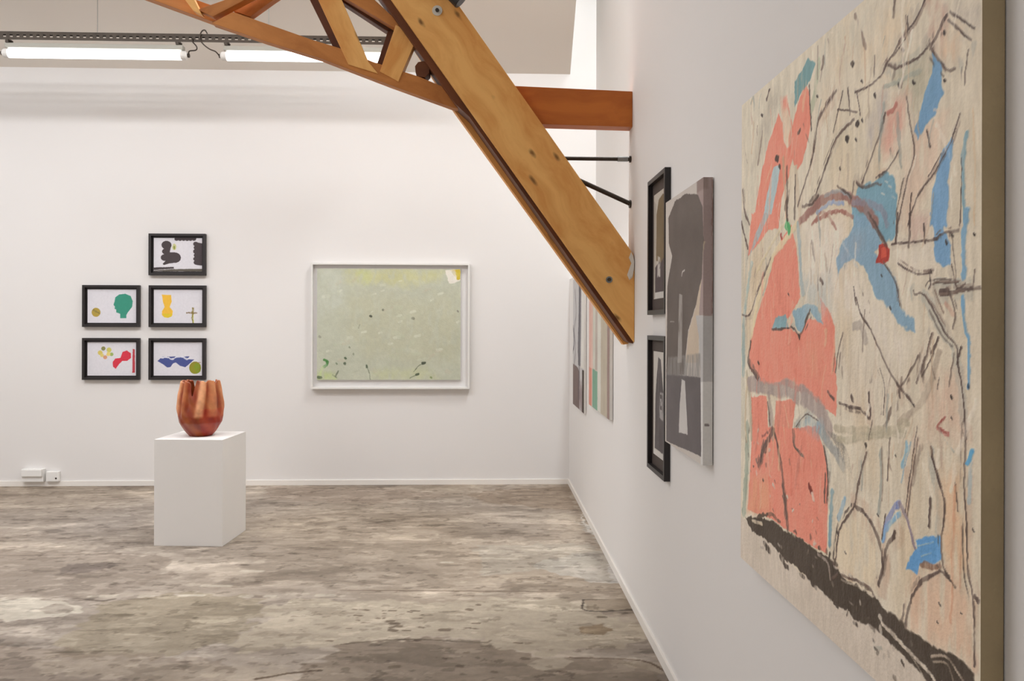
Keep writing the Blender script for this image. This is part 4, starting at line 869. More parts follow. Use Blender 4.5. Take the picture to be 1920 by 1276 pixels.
DATA['P4'] = [["p",[[0.3722,0.808],[0.3678,0.7802],[0.3555,0.758],[0.3377,0.7456],[0.3179,0.7456],[0.3001,0.758],[0.2877,0.7802],[0.2833,0.808],[0.2877,0.8358],[0.3001,0.858],[0.3179,0.8704],[0.3377,0.8704],[0.3555,0.858],[0.3678,0.8358]],[130,130,70],0.95,0.002],
["p",[[0.3139,0.68],[0.3089,0.6488],[0.2951,0.6237],[0.275,0.6098],[0.2528,0.6098],[0.2327,0.6237],[0.2188,0.6488],[0.2139,0.68],[0.2188,0.7112],[0.2327,0.7363],[0.2528,0.7502],[0.275,0.7502],[0.2951,0.7363],[0.3089,0.7112]],[216,196,90],0.95,0.002],
["p",[[0.4944,0.768],[0.4895,0.7368],[0.4756,0.7117],[0.4556,0.6978],[0.4333,0.6978],[0.4133,0.7117],[0.3994,0.7368],[0.3944,0.768],[0.3994,0.7992],[0.4133,0.8243],[0.4333,0.8382],[0.4556,0.8382],[0.4756,0.8243],[0.4895,0.7992]],[206,200,90],0.95,0.002],
["p",[[0.5333,0.636],[0.5295,0.6117],[0.5187,0.5922],[0.5031,0.5814],[0.4858,0.5814],[0.4702,0.5922],[0.4594,0.6117],[0.4556,0.636],[0.4594,0.6603],[0.4702,0.6798],[0.4858,0.6906],[0.5031,0.6906],[0.5187,0.6798],[0.5295,0.6603]],[150,176,90],0.95,0.002],
["p",[[0.4083,0.548],[0.4042,0.522],[0.3926,0.5011],[0.3759,0.4895],[0.3574,0.4895],[0.3407,0.5011],[0.3291,0.522],[0.325,0.548],[0.3291,0.574],[0.3407,0.5949],[0.3574,0.6065],[0.3759,0.6065],[0.3926,0.5949],[0.4042,0.574]],[216,150,110],0.95,0.002],
["p",[[0.475,0.648],[0.4706,0.6202],[0.4583,0.598],[0.4404,0.5856],[0.4207,0.5856],[0.4028,0.598],[0.3905,0.6202],[0.3861,0.648],[0.3905,0.6758],[0.4028,0.698],[0.4207,0.7104],[0.4404,0.7104],[0.4583,0.698],[0.4706,0.6758]],[232,210,110],0.95,0.002],
["p",[[0.3389,0.608],[0.335,0.5837],[0.3242,0.5642],[0.3087,0.5534],[0.2913,0.5534],[0.2758,0.5642],[0.265,0.5837],[0.2611,0.608],[0.265,0.6323],[0.2758,0.6518],[0.2913,0.6626],[0.3087,0.6626],[0.3242,0.6518],[0.335,0.6323]],[226,206,110],0.95,0.002],
["p",[[0.4,0.668],[0.3967,0.6506],[0.3874,0.6367],[0.3741,0.629],[0.3592,0.629],[0.3459,0.6367],[0.3366,0.6506],[0.3333,0.668],[0.3366,0.6854],[0.3459,0.6993],[0.3592,0.707],[0.3741,0.707],[0.3874,0.6993],[0.3967,0.6854]],[235,233,235],1,0.001],
["p",[[0.7222,0.708],[0.8111,0.748],[0.8944,0.668],[0.8944,0.528],[0.8194,0.44],[0.7222,0.44],[0.6528,0.348],[0.5833,0.2],[0.5278,0.268],[0.5222,0.408],[0.5694,0.508],[0.6806,0.528]],[214,48,66],1,0.002],
["p",[[0.9306,0.788],[0.9722,0.788],[0.9778,0.088],[0.9222,0.088]],[196,60,72],1,0.003]]
DATA['P5'] = [["p",[[0.0763,0.4348],[0.1751,0.5652],[0.4011,0.5731],[0.6271,0.5652],[0.7401,0.581],[0.6977,0.4941],[0.839,0.4862],[0.7401,0.3557],[0.6554,0.249],[0.5424,0.2964],[0.4576,0.3953],[0.4011,0.3676],[0.3446,0.2569],[0.274,0.249],[0.1893,0.3439]],[66,78,140],1,0.002],
["l",[[0.161,0.5336],[0.2881,0.5494],[0.3729,0.4862],[0.4859,0.5494],[0.5989,0.5494],[0.6836,0.4941],[0.7684,0.5494]],0.0121,[232,232,240],0.95,0.1],
["p",[[0.9831,0.2372],[0.9707,0.1548],[0.9363,0.0888],[0.8864,0.0522],[0.8311,0.0522],[0.7813,0.0888],[0.7468,0.1548],[0.7345,0.2372],[0.7468,0.3195],[0.7813,0.3855],[0.8311,0.4221],[0.8864,0.4221],[0.9363,0.3855],[0.9707,0.3195]],[140,140,36],1,0.002],
["p",[[0.8672,0.3953],[0.9661,0.336],[0.9718,0.1383],[0.8955,0.0593],[0.8249,0.2174]],[120,150,40],0.7,0.004],
["l",[[0.7401,0.2569],[0.8249,0.3755],[0.9661,0.3953]],0.006,[150,110,60],0.7,0.4]]
DATA['LAND'] = [["p",[[0.0,1.0],[0.1792,1.0],[0.1792,0.6436],[0.0,0.5372]],[196,200,186],0.6,0.04],
["p",[[0.1873,0.9947],[0.8795,0.9947],[0.855,0.8989],[0.6107,0.8564],[0.285,0.867],[0.1954,0.9202]],[202,200,142],0.7,0.05],
["p",[[0.285,0.9894],[0.3664,0.9894],[0.3583,0.8777],[0.3013,0.8777]],[196,206,130],0.5,0.04],
["p",[[0.1873,0.75],[0.9976,0.75],[0.9976,0.1117],[0.3664,0.2181],[0.1873,0.4309]],[188,186,156],0.5,0.08],
["p",[[0.8876,0.9894],[0.9935,0.9947],[0.9951,0.8989],[0.9528,0.867],[0.9161,0.8723],[0.9055,0.9309]],[232,226,214],1,0.01],
["p",[[0.9406,0.9894],[0.9951,0.9968],[0.9951,0.9043],[0.9731,0.9011],[0.9609,0.9628]],[206,180,50],1,0.01],
["p",[[0.9283,0.9894],[0.9609,0.9894],[0.9731,0.9202],[0.9528,0.9309]],[226,206,160],0.9,0.01],
["p",[[0.0041,0.0798],[0.1221,0.0691],[0.1384,0.0],[0.0041,0.0]],[190,206,136],0.8,0.03],
["p",[[0.3827,0.0904],[0.7736,0.1117],[0.8388,0.0],[0.3827,0.0]],[196,200,150],0.5,0.04],
["l",[[0.0505,0.1809],[0.07,0.1713]],0.0232,[70,130,62],0.9,0.4],
["l",[[0.0733,0.1596],[0.0668,0.1351],[0.0529,0.1202]],0.0253,[64,124,58],0.9,0.4],
["l",[[0.0448,0.1117],[0.0326,0.0798],[0.0244,0.0479]],0.0274,[196,216,150],0.7,0.4],
["l",[[0.0122,0.0266],[0.0285,0.0245]],0.0211,[80,96,70],0.9,0.2],
["l",[[0.1507,0.0798],[0.1303,0.0266]],0.0105,[110,118,96],0.8,0.3],
["l",[[0.1099,0.0479],[0.1384,0.0213]],0.0105,[120,130,104],0.7,0.3],
["l",[[0.3705,0.0053],[0.3648,0.0585],[0.3485,0.1223]],0.0084,[116,122,100],0.8,0.2],
["l",[[0.3461,0.1309],[0.3485,0.1181]],0.019,[70,84,62],0.9,0.2],
["l",[[0.6759,0.0745],[0.7085,0.1277],[0.741,0.1521]],0.0074,[106,112,90],0.9,0.2],
["l",[[0.737,0.1521],[0.7541,0.1564]],0.0211,[52,60,46],0.95,0.1],
["l",[[0.6474,0.016],[0.6963,0.0479]],0.0074,[110,120,90],0.9,0.2],
["l",[[0.6906,0.0479],[0.7052,0.0521]],0.0168,[70,80,60],0.9,0.1],
["l",[[0.2891,0.4628],[0.2972,0.4947]],0.0084,[130,130,110],0.8,0.3],
["l",[[0.373,0.5766],[0.377,0.5713]],0.0211,[70,72,60],0.9,0.1],
["l",[[0.456,0.633],[0.4601,0.6277]],0.0147,[112,116,100],0.9,0.1],
["l",[[0.6678,0.5564],[0.6718,0.5511]],0.0211,[130,130,112],0.9,0.1],
["l",[[0.9805,0.6266],[0.9845,0.6213]],0.0147,[130,126,116],0.9,0.1],
["l",[[0.1954,0.1968],[0.1995,0.1915]],0.019,[72,90,66],0.9,0.1],
["l",[[0.1906,0.1479],[0.1946,0.1426]],0.0211,[84,98,76],0.9,0.1],
["l",[[0.1336,0.15],[0.1376,0.1447]],0.0147,[120,136,110],0.9,0.1],
["l",[[0.2524,0.2351],[0.2565,0.2298]],0.0147,[140,146,124],0.9,0.1],
["l",[[0.7948,0.0245],[0.7989,0.0191]],0.0147,[130,146,96],0.9,0.1],
["l",[[0.2264,0.2947],[0.2305,0.2894]],0.0105,[140,146,124],0.9,0.1],
["l",[[0.0187,0.3904],[0.0228,0.3851]],0.0211,[150,150,134],0.9,0.1],
["l",[[0.443,0.8468],[0.4723,0.8553]],0.0227,[216,218,200],0.65,0.4],
["l",[[0.443,0.7936],[0.4609,0.8021]],0.0139,[216,218,200],0.65,0.4],
["l",[[0.6555,0.6074],[0.6832,0.616]],0.0215,[216,218,200],0.65,0.4],
["l",[[0.5594,0.5734],[0.5839,0.5819]],0.019,[216,218,200],0.65,0.4],
["l",[[0.8453,0.7713],[0.873,0.7798]],0.0215,[216,218,200],0.65,0.4],
["l",[[0.3127,0.4234],[0.3388,0.4319]],0.0202,[216,218,200],0.65,0.4],
["l",[[0.4292,0.4213],[0.4503,0.4298]],0.0164,[216,218,200],0.65,0.4],
["l",[[0.2142,0.3734],[0.2419,0.3819]],0.0215,[216,218,200],0.65,0.4],
["l",[[0.6857,0.3894],[0.715,0.3979]],0.0227,[216,218,200],0.65,0.4],
["l",[[0.0684,0.2564],[0.0945,0.2649]],0.0202,[216,218,200],0.65,0.4],
["l",[[0.7932,0.7191],[0.8111,0.7277]],0.0139,[216,218,200],0.65,0.4],
["l",[[0.5684,0.5202],[0.5879,0.5287]],0.0152,[216,218,200],0.65,0.4],
["l",[[0.8371,0.6181],[0.8567,0.6266]],0.0152,[216,218,200],0.65,0.4],
["l",[[0.9748,0.5223],[0.9959,0.5309]],0.0164,[216,218,200],0.65,0.4],
["l",[[0.3893,0.7617],[0.4088,0.7702]],0.0152,[216,218,200],0.65,0.4],
["l",[[0.5375,0.3755],[0.57,0.384]],0.0253,[216,218,200],0.65,0.4],
["l",[[0.8347,0.267],[0.8673,0.2755]],0.0253,[216,218,200],0.65,0.4],
["l",[[0.1425,0.7989],[0.1669,0.8074]],0.019,[216,218,200],0.65,0.4],
["l",[[0.0472,0.7457],[0.0798,0.7543]],0.0253,[216,218,200],0.65,0.4],
["l",[[0.377,0.6074],[0.3884,0.616]],0.0088,[216,218,200],0.65,0.4],
["l",[[0.5008,0.3202],[0.5252,0.3287]],0.019,[216,218,200],0.65,0.4],
["l",[[0.57,0.8862],[0.5863,0.8947]],0.0126,[216,218,200],0.65,0.4],
["l",[[0.829,0.2583],[0.86,0.2576]],0.0238,[196,186,164],0.4,0.5],
["l",[[0.1524,0.1727],[0.1833,0.173]],0.0347,[196,186,164],0.4,0.5],
["l",[[0.9353,0.0765],[0.9564,0.0551]],0.0123,[190,196,170],0.4,0.5],
["l",[[0.2512,0.463],[0.3019,0.4549]],0.0222,[200,204,184],0.4,0.5],
["l",[[0.2493,0.8853],[0.2744,0.9129]],0.023,[196,186,164],0.4,0.5],
["l",[[0.6179,0.2738],[0.6879,0.2585]],0.0356,[200,204,184],0.4,0.5],
["l",[[0.7803,0.1971],[0.8115,0.229]],0.0258,[196,186,164],0.4,0.5],
["l",[[0.333,0.8396],[0.3534,0.8373]],0.0311,[190,196,170],0.4,0.5],
["l",[[0.2404,0.0627],[0.2969,0.0892]],0.0145,[178,182,160],0.4,0.5],
["l",[[0.4656,0.6266],[0.5313,0.6581]],0.0149,[196,186,164],0.4,0.5],
["l",[[0.5688,0.5734],[0.5969,0.5534]],0.0288,[190,196,170],0.4,0.5],
["l",[[0.4554,0.4481],[0.4983,0.4476]],0.0397,[178,182,160],0.4,0.5],
["l",[[0.4766,0.3545],[0.501,0.3858]],0.0316,[190,196,170],0.4,0.5],
["l",[[0.2712,0.3279],[0.3359,0.348]],0.0321,[178,182,160],0.4,0.5],
["l",[[0.1262,0.3114],[0.1961,0.326]],0.0311,[190,196,170],0.4,0.5],
["l",[[0.9441,0.9729],[0.9694,0.9418]],0.0338,[200,204,184],0.4,0.5],
["l",[[0.3689,0.524],[0.4106,0.5298]],0.0237,[190,196,170],0.4,0.5],
["l",[[0.5218,0.2117],[0.5546,0.1947]],0.0409,[190,196,170],0.4,0.5],
["l",[[0.1971,0.3508],[0.2247,0.3514]],0.0211,[196,186,164],0.4,0.5],
["l",[[0.6696,0.2325],[0.715,0.2393]],0.027,[190,196,170],0.4,0.5],
["l",[[0.8873,0.327],[0.9551,0.3423]],0.0347,[200,204,184],0.4,0.5],
["l",[[0.1816,0.3236],[0.2252,0.3418]],0.0306,[196,186,164],0.4,0.5],
["l",[[0.9374,0.8496],[1.0106,0.8698]],0.0113,[200,204,184],0.4,0.5],
["l",[[0.9056,0.0758],[0.9267,0.0699]],0.0387,[196,186,164],0.4,0.5],
["l",[[0.7031,0.18],[0.7763,0.1995]],0.0163,[200,204,184],0.4,0.5],
["l",[[0.3836,0.0967],[0.4121,0.073]],0.0372,[196,186,164],0.4,0.5],
["l",[[0.7364,0.7899],[0.787,0.8182]],0.017,[196,186,164],0.4,0.5],
["l",[[0.6423,0.3125],[0.6698,0.3403]],0.0408,[190,196,170],0.4,0.5],
["l",[[0.1321,0.8588],[0.1585,0.8822]],0.0294,[196,186,164],0.4,0.5],
["l",[[0.5467,0.6529],[0.5794,0.6523]],0.0372,[190,196,170],0.4,0.5],
["l",[[0.5381,0.7072],[0.5916,0.7257]],0.0115,[190,196,170],0.4,0.5],
["l",[[0.0361,0.8764],[0.0914,0.8995]],0.0229,[200,204,184],0.4,0.5],
["l",[[0.0982,0.7795],[0.1658,0.7798]],0.0201,[200,204,184],0.4,0.5],
["l",[[0.5678,0.3787],[0.5999,0.369]],0.0363,[178,182,160],0.4,0.5],
["l",[[0.5284,0.4232],[0.5959,0.3988]],0.0372,[190,196,170],0.4,0.5],
["l",[[0.5472,0.2654],[0.6128,0.2791]],0.0341,[190,196,170],0.4,0.5],
["l",[[0.3376,0.0427],[0.4062,0.0242]],0.0408,[200,204,184],0.4,0.5],
["l",[[0.6742,0.8963],[0.7385,0.875]],0.03,[200,204,184],0.4,0.5],
["l",[[0.6337,0.5733],[0.6538,0.5606]],0.0334,[190,196,170],0.4,0.5],
["l",[[0.2244,0.615],[0.2632,0.611]],0.0167,[190,196,170],0.4,0.5]]
DATA['GREY'] = [["p",[[0.8493,1.0438],[1.0574,1.0273],[1.0597,0.5197],[0.8332,0.5208]],[172,154,150],1,0.004],
["p",[[0.0323,1.0028],[1.0311,1.0235],[0.8689,0.9944],[0.851,0.9489],[0.5721,0.9868],[0.2769,0.981],[0.0842,0.9326]],[206,198,190],1,0.004],
["p",[[0.8493,1.0438],[1.0311,1.0235],[1.0321,0.9595],[0.8508,0.9584]],[150,132,126],0.8,0.004],
["p",[[0.9762,0.7803],[1.0118,0.7781],[0.908,0.5203],[0.8985,0.3533],[0.5838,0.3449],[0.6507,0.4551],[0.8451,0.5606]],[208,192,172],1,0.005],
["p",[[0.8332,0.5208],[1.0597,0.5197],[1.0608,0.2917],[0.9485,0.2878],[0.9094,0.4379]],[196,194,192],1,0.004],
["p",[[0.9484,0.2896],[1.1064,0.2917],[1.1078,-0.021],[0.9538,-0.0257]],[226,224,220],1,0.003],
["p",[[0.0842,0.9326],[0.2769,0.981],[0.5722,0.9848],[0.8697,0.9519],[0.9801,0.9],[1.0,0.7788],[0.9664,0.6513],[0.8325,0.5607],[0.6505,0.4649],[0.5833,0.3748],[0.5495,0.2987],[0.0297,0.2804],[0.0563,0.6492],[0.2019,0.7682],[0.103,0.8222]],[112,103,97],1,0.006],
["p",[[0.0296,0.2859],[0.9482,0.3035],[0.9649,0.0264],[0.0353,0.005]],[112,106,106],1,0.003],
["p",[[0.0874,0.3534],[0.9407,0.387],[0.9482,0.3026],[0.0467,0.2821]],[150,147,143],0.75,0.004],
["p",[[0.4059,0.6084],[0.494,0.6013],[0.4843,0.3422],[0.3659,0.339]],[176,170,164],0.9,0.003],
["p",[[0.4855,0.2792],[0.5711,0.2765],[0.6438,0.0781],[0.4086,0.0699],[0.4291,0.166]],[208,204,200],1,0.004],
["l",[[0.4709,0.6763],[0.4924,0.6897],[0.5494,0.6936]],0.006,[220,216,210],0.9,0.1],
["l",[[0.1423,0.5018],[0.2705,0.4993]],0.004,[170,166,160],0.8,0.2],
["l",[[1.0224,0.1428],[1.0289,0.1428]],0.012,[110,100,100],0.8,0.1],
["l",[[1.0543,0.9905],[1.0572,0.7147],[1.0548,0.5308]],0.006,[140,110,104],0.7,0.4]]
DATA['FA'] = [["p",[[0.12,0.0],[0.95,0.0],[0.95,0.36],[0.9,0.4],[0.12,0.3]],[96,86,86],1,0.003],
["p",[[0.2,0.36],[0.22,0.8],[0.4,0.93],[0.75,0.96],[0.97,0.9],[0.97,0.4],[0.6,0.33]],[128,112,88],1,0.004],
["p",[[0.3,0.2],[0.55,0.2],[0.55,0.38],[0.34,0.4]],[206,200,192],0.9,0.003],
["p",[[0.0,0.0],[1,0.0],[1,0.06],[0,0.06]],[206,202,196],1,0.002],
["p",[[0.0,0.0],[0.1,0.0],[0.14,0.5],[0.2,0.9],[0.0,0.95]],[176,168,156],1,0.006]]
DATA['FB'] = [["p",[[0.12,0.06],[0.8,0.06],[0.86,0.3],[0.84,0.6],[0.6,0.93],[0.4,0.95],[0.18,0.6]],[104,98,98],1,0.004],
["p",[[0.5,0.38],[0.85,0.36],[0.85,0.62],[0.55,0.62]],[186,182,180],0.8,0.004],
["p",[[0.56,0.56],[0.7,0.56],[0.7,0.6],[0.56,0.6]],[90,84,84],0.9,0.002],
["p",[[0.56,0.46],[0.7,0.46],[0.7,0.5],[0.56,0.5]],[90,84,84],0.9,0.002],
["l",[[0.4,0.1],[0.42,0.9]],0.006,[140,134,132],0.7,0.2],
["p",[[0,0],[1,0],[1,0.05],[0,0.05]],[212,208,202],1,0.002]]
DATA['Q1'] = [["p",[[0,0],[0.62,0],[0.62,0.28],[0.5,0.31],[0,0.33]],[126,110,106],1,0.01],
["p",[[0.3,0.25],[1,0.2],[1,0.0],[0.5,0.0]],[118,96,96],0.6,0.04],
["p",[[0.5,0.33],[0.7,0.33],[0.75,1],[0.55,1]],[120,118,122],1,0.015],
["l",[[0.1,0.3],[0.25,0.45],[0.12,0.6],[0.3,0.72],[0.2,0.9]],0.05,[140,134,136],0.7,0.4],
["l",[[0.55,0.1],[0.6,0.3],[0.5,0.5],[0.66,0.8],[0.6,1]],0.06,[96,90,96],0.8,0.4],
["l",[[0,0.42],[0.12,0.5],[0.02,0.62]],0.03,[80,74,80],0.8,0.3],
["p",[[0.75,0.32],[1,0.32],[1,1],[0.8,1]],[226,224,218],1,0.01],
["p",[[0.85,0.0],[1,0.0],[1,0.31],[0.85,0.31]],[70,58,50],1,0.005]]
DATA['Q2'] = [["p",[[0,0.28],[0.2,0.28],[0.22,1],[0,1]],[222,180,166],1,0.006],
["p",[[0.12,0],[0.22,0],[0.22,1],[0.12,1]],[226,196,184],0.8,0.006],
["p",[[0,0],[0.16,0],[0.16,0.28],[0,0.28]],[214,144,126],1,0.004],
["p",[[0.2,0.0],[0.5,0.0],[0.5,0.27],[0.2,0.28]],[128,168,146],1,0.004],
["p",[[0.22,0.28],[0.34,0.28],[0.36,1],[0.24,1]],[206,204,192],1,0.006],
["p",[[0.34,0.28],[0.46,0.28],[0.46,1],[0.36,1]],[188,176,166],1,0.006],
["p",[[0.46,0],[0.62,0],[0.62,1],[0.46,1]],[210,208,198],1,0.006],
["p",[[0.62,0],[0.95,0],[0.95,1],[0.62,1]],[186,176,158],1,0.006],
["p",[[0.9,0],[1,0],[1,1],[0.9,1]],[150,128,122],1,0.003]]
MEMBERS = [('rafter_plank', [(-1.292, 4.227), (-0.965, 4.236), (0.753, 1.822), (0.765, 1.781), (0.766, 1.364)], 4.04, 4.065, 0, -0.9509),
 ('spacer_plank', [(-1.209, 4.249), (-1.074, 4.252), (-0.036, 2.801), (0.764, 1.756), (0.765, 1.402), (0.76, 1.358), (0.732, 1.369), (-0.091, 2.523), (-0.165, 2.591), (-0.54, 3.117), (-1.29, 4.165)], 4.068, 4.2, 2, -0.9509),  # edge pushed out in dark tone to paint the shade between the planks
 ('rafter_plank', [(-1.389, 4.34), (-1.083, 4.347), (0.763, 1.766), (0.765, 1.355), (0.734, 1.349), (-0.176, 2.592), (-0.55, 3.167)], 4.205, 4.27, 0, -0.9509),
 ('lower_chord', [(-1.417, 3.002), (-1.145, 2.913), (-0.863, 2.829), (-0.512, 2.698), (-0.175, 2.58), (-0.078, 2.573), (-0.125, 2.647), (-0.355, 2.741), (-0.589, 2.813), (-0.762, 2.882), (-0.899, 2.922), (-1.308, 3.061)], 4.11, 4.17, 1, -0.3506),
 ('lower_chord', [(-2.528, 3.422), (-1.441, 3.037), (-1.308, 3.075), (-1.626, 3.185), (-2.528, 3.497)], 4.18, 4.25, 1, -0.3449),
 ('lower_chord', [(-1.451, 3.06), (-0.524, 2.737), (-0.179, 2.613), (-0.094, 2.614), (-0.434, 2.78), (-1.36, 3.106)], 4.21, 4.27, 2, -0.3506),
 ('web_member', [(-1.192, 3.808), (-1.067, 3.811), (-0.751, 3.129), (-0.613, 2.811), (-0.563, 2.751), (-0.717, 2.796)], 4.105, 4.165, 0, -1.132),
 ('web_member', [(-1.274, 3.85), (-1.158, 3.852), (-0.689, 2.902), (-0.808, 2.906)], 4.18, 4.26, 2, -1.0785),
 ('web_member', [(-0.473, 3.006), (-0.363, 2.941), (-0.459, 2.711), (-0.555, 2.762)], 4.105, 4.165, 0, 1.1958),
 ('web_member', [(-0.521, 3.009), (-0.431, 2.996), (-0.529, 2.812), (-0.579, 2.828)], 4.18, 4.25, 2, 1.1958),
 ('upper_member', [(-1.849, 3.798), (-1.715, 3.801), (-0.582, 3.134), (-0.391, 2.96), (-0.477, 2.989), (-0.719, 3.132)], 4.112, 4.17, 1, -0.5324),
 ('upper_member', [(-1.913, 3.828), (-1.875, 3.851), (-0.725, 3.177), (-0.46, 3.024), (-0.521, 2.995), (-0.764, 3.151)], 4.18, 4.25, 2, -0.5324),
 ('web_member', [(-1.486, 3.066), (-1.408, 3.031), (-1.246, 3.119), (-0.917, 3.294), (-1.026, 3.293), (-1.343, 3.12)], 4.1, 4.155, 1, 0.481),
 ('web_member', [(-1.334, 3.098), (-1.245, 3.069), (-1.126, 3.158), (-0.909, 3.307), (-1.004, 3.306), (-1.204, 3.162)], 4.19, 4.24, 1, 0.4806),
 ('web_member', [(-1.618, 3.272), (-1.572, 3.273), (-1.499, 3.111), (-1.461, 3.037), (-1.504, 3.056), (-1.545, 3.11)], 4.09, 4.14, 0, -0.7252),
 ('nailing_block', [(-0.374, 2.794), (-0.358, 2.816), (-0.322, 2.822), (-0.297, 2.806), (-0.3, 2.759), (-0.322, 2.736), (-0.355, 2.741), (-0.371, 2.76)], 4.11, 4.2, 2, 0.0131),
 ('top_chord', [(-2.327, 3.923), (-2.327, 4.032), (-0.866, 4.066), (-0.866, 3.956)], 4.11, 4.2, 1, 0.0225)]
TIE = [(-0.023, 2.704), (0.762, 2.677), (0.763, 2.491), (0.152, 2.503)]
ROD1 = [(0.259, 2.332), (0.76, 2.33)]
ROD2 = [(0.343, 2.28), (0.761, 2.094)]
BOLTS = [(-0.255, 3.055), (0.63, 1.687)]

# ---------------------------------------------------------------- the room
REC = 0.24        # depth of the tall niche in the right wall, behind the truss
SILL = 1.875
XL, YB, ZC = -7.5, -3.5, 5.8
def struct(name, bm, mat):
    return tag(link(name, bm, mat), kind='structure')

# floor: old concrete with worn patches
FX0, FY0, FX1, FY1 = -5.3, 2.6, 0.76, 7.22
fp = Paint(FX1 - FX0, FY1 - FY0, 0.0075, (168, 154, 138), 11, FX0, FY0, metric=True)
fp.prep(3.0, 5, 5)
n1 = fp.noise(.9, 1.5, 4) - .5
n2 = fp.noise(2.4, 6, 4) - .5
n3 = fp.noise(9, 20, 3) - .5
fp.c += (n1 * 26 + n2 * 30)[..., None] * np.array([1, .98, .92])
fp.c += ((fp.noise(.8, .8, 2) - .5) * 22)[..., None] * np.array([.3, .0, -.5])
def flake(fx, fy, lvl, amp, line):
    global fp
    q = fp.noise(fx, fy, 5) - lvl
    fp.c += (np.clip(q * 60, 0, 1) * amp)[..., None] * np.array([1, .98, .93])
    if line: fp.c -= (np.clip(1 - np.abs(q) / .0045, 0, 1) * line)[..., None]
flake(.7, 1.8, .52, -13, 10)
flake(1.1, 3.0, .56, 15, 8)
flake(1.6, 4.2, .60, -14, 0)
flake(3.0, 8.0, .62, 14, 0)
fp.ops(DATA['FLOOR'])
fp.c += (n3 * 22 + n2 * 12)[..., None]
flake(2.2, 5.0, .63, 12, 6)
flake(5, 12, .64, -18, 0)
flake(14, 22, .68, -26, 0)
flake(8, 18, .66, 18, 0)

m_floor, nt, b = new_mat('worn_concrete')
at = N(nt, 'ShaderNodeVertexColor', layer_name='pigment')
tc = N(nt, 'ShaderNodeTexCoord')
na = N(nt, 'ShaderNodeTexNoise'); na.inputs['Scale'].default_value = 26; na.inputs['Detail'].default_value = 8; na.inputs['Roughness'].default_value = .65
nt.links.new(tc.outputs['Object'], na.inputs['Vector'])
mr = N(nt, 'ShaderNodeMapRange'); mr.inputs['From Min'].default_value = .25; mr.inputs['From Max'].default_value = .75
mr.inputs['To Min'].default_value = .86; mr.inputs['To Max'].default_value = 1.13
nt.links.new(na.outputs['Fac'], mr.inputs['Value'])
vs = N(nt, 'ShaderNodeVectorMath', operation='SCALE')
nt.links.new(at.outputs['Color'], vs.inputs[0]); nt.links.new(mr.outputs[0], vs.inputs['Scale'])
nt.links.new(vs.outputs[0], b.inputs['Base Color'])
b.inputs['Roughness'].default_value = .62
b.inputs['Specular IOR Level'].default_value = .3
bp = N(nt, 'ShaderNodeBump'); bp.inputs['Strength'].default_value = .35; bp.inputs['Distance'].default_value = .006
nt.links.new(na.outputs['Fac'], bp.inputs['Height']); nt.links.new(bp.outputs[0], b.inputs['Normal'])
floor_o = fp.build('floor', m_floor, None, 0, gain=FLOOR_GAIN, floor=True)
# the rest of the slab, around the part with traced wear, joined into the same mesh
def slab():
    bmf = bmesh.new(); bmf.from_mesh(floor_o.data)
    lay = bmf.verts.layers.float_color['pigment']
    c0 = lin([v * FLOOR_GAIN for v in (164, 150, 134)]) + [1]
    def quad(x0, x1, y0, y1):
        vs_ = [bmf.verts.new((x, y, 0)) for x, y in ((x0, y0), (x1, y0), (x1, y1), (x0, y1))]
        for v in vs_: v[lay] = c0
        bmf.faces.new(vs_)
    quad(XL, FX0, YB, FY1); quad(FX0, FX1, YB, FY0); quad(FX1, 1.1, YB, FY1)
    bmf.to_mesh(floor_o.data); bmf.free()
slab()
tag(floor_o, kind='structure')

struct('wall_back', boxes((XL, 1.1, BACK_Y, BACK_Y + .1, 0, 3.755)), M_WALL)
def ceiling_bm():
    bm = bmesh.new()
    rise = ZC - 3.755
    prof = [(BACK_Y, 3.755), (BACK_Y - rise, ZC), (YB, ZC), (YB, ZC + .1), (BACK_Y + .1, ZC + .1), (BACK_Y + .1, 3.755)]
    a = [bm.verts.new((XL, y, z)) for y, z in prof]; c = [bm.verts.new((WALL_X, y, z)) for y, z in prof]
    bm.faces.new(a); bm.faces.new(c[::-1])
    for i in range(len(prof)):
        j = (i + 1) % len(prof); bm.faces.new((a[i], a[j], c[j], c[i]))
    box(bm, WALL_X, 1.1, YB, BACK_Y + .1, ZC, ZC + .1)
    return bm
struct('ceiling', ceiling_bm(), M_ROOF)
# right wall: display wall, sill, and the niche set back above the sill behind the truss
struct('wall_right', boxes((WALL_X, WALL_X + .34, YB, 4.215, 0, ZC), (WALL_X, WALL_X + .34, 4.215, BACK_Y, 0, SILL),
                           (WALL_X + REC, WALL_X + .34, 4.215, BACK_Y, SILL, ZC), (WALL_X, WALL_X + REC, BACK_Y, BACK_Y + .1, 3.755, ZC)), M_WALLR)
struct('wall_left', boxes((XL - .1, XL, YB, BACK_Y, 0, ZC)), M_WALL)
struct('wall_front', boxes((XL, 1.1, YB - .1, YB, 0, ZC)), M_WALL)
struct('baseboard_back', boxes((XL, WALL_X - .012, BACK_Y - .012, BACK_Y, 0, .045)), M_TRIM)
struct('baseboard_right', boxes((WALL_X - .012, WALL_X, YB, BACK_Y, 0, .045)), M_TRIM)

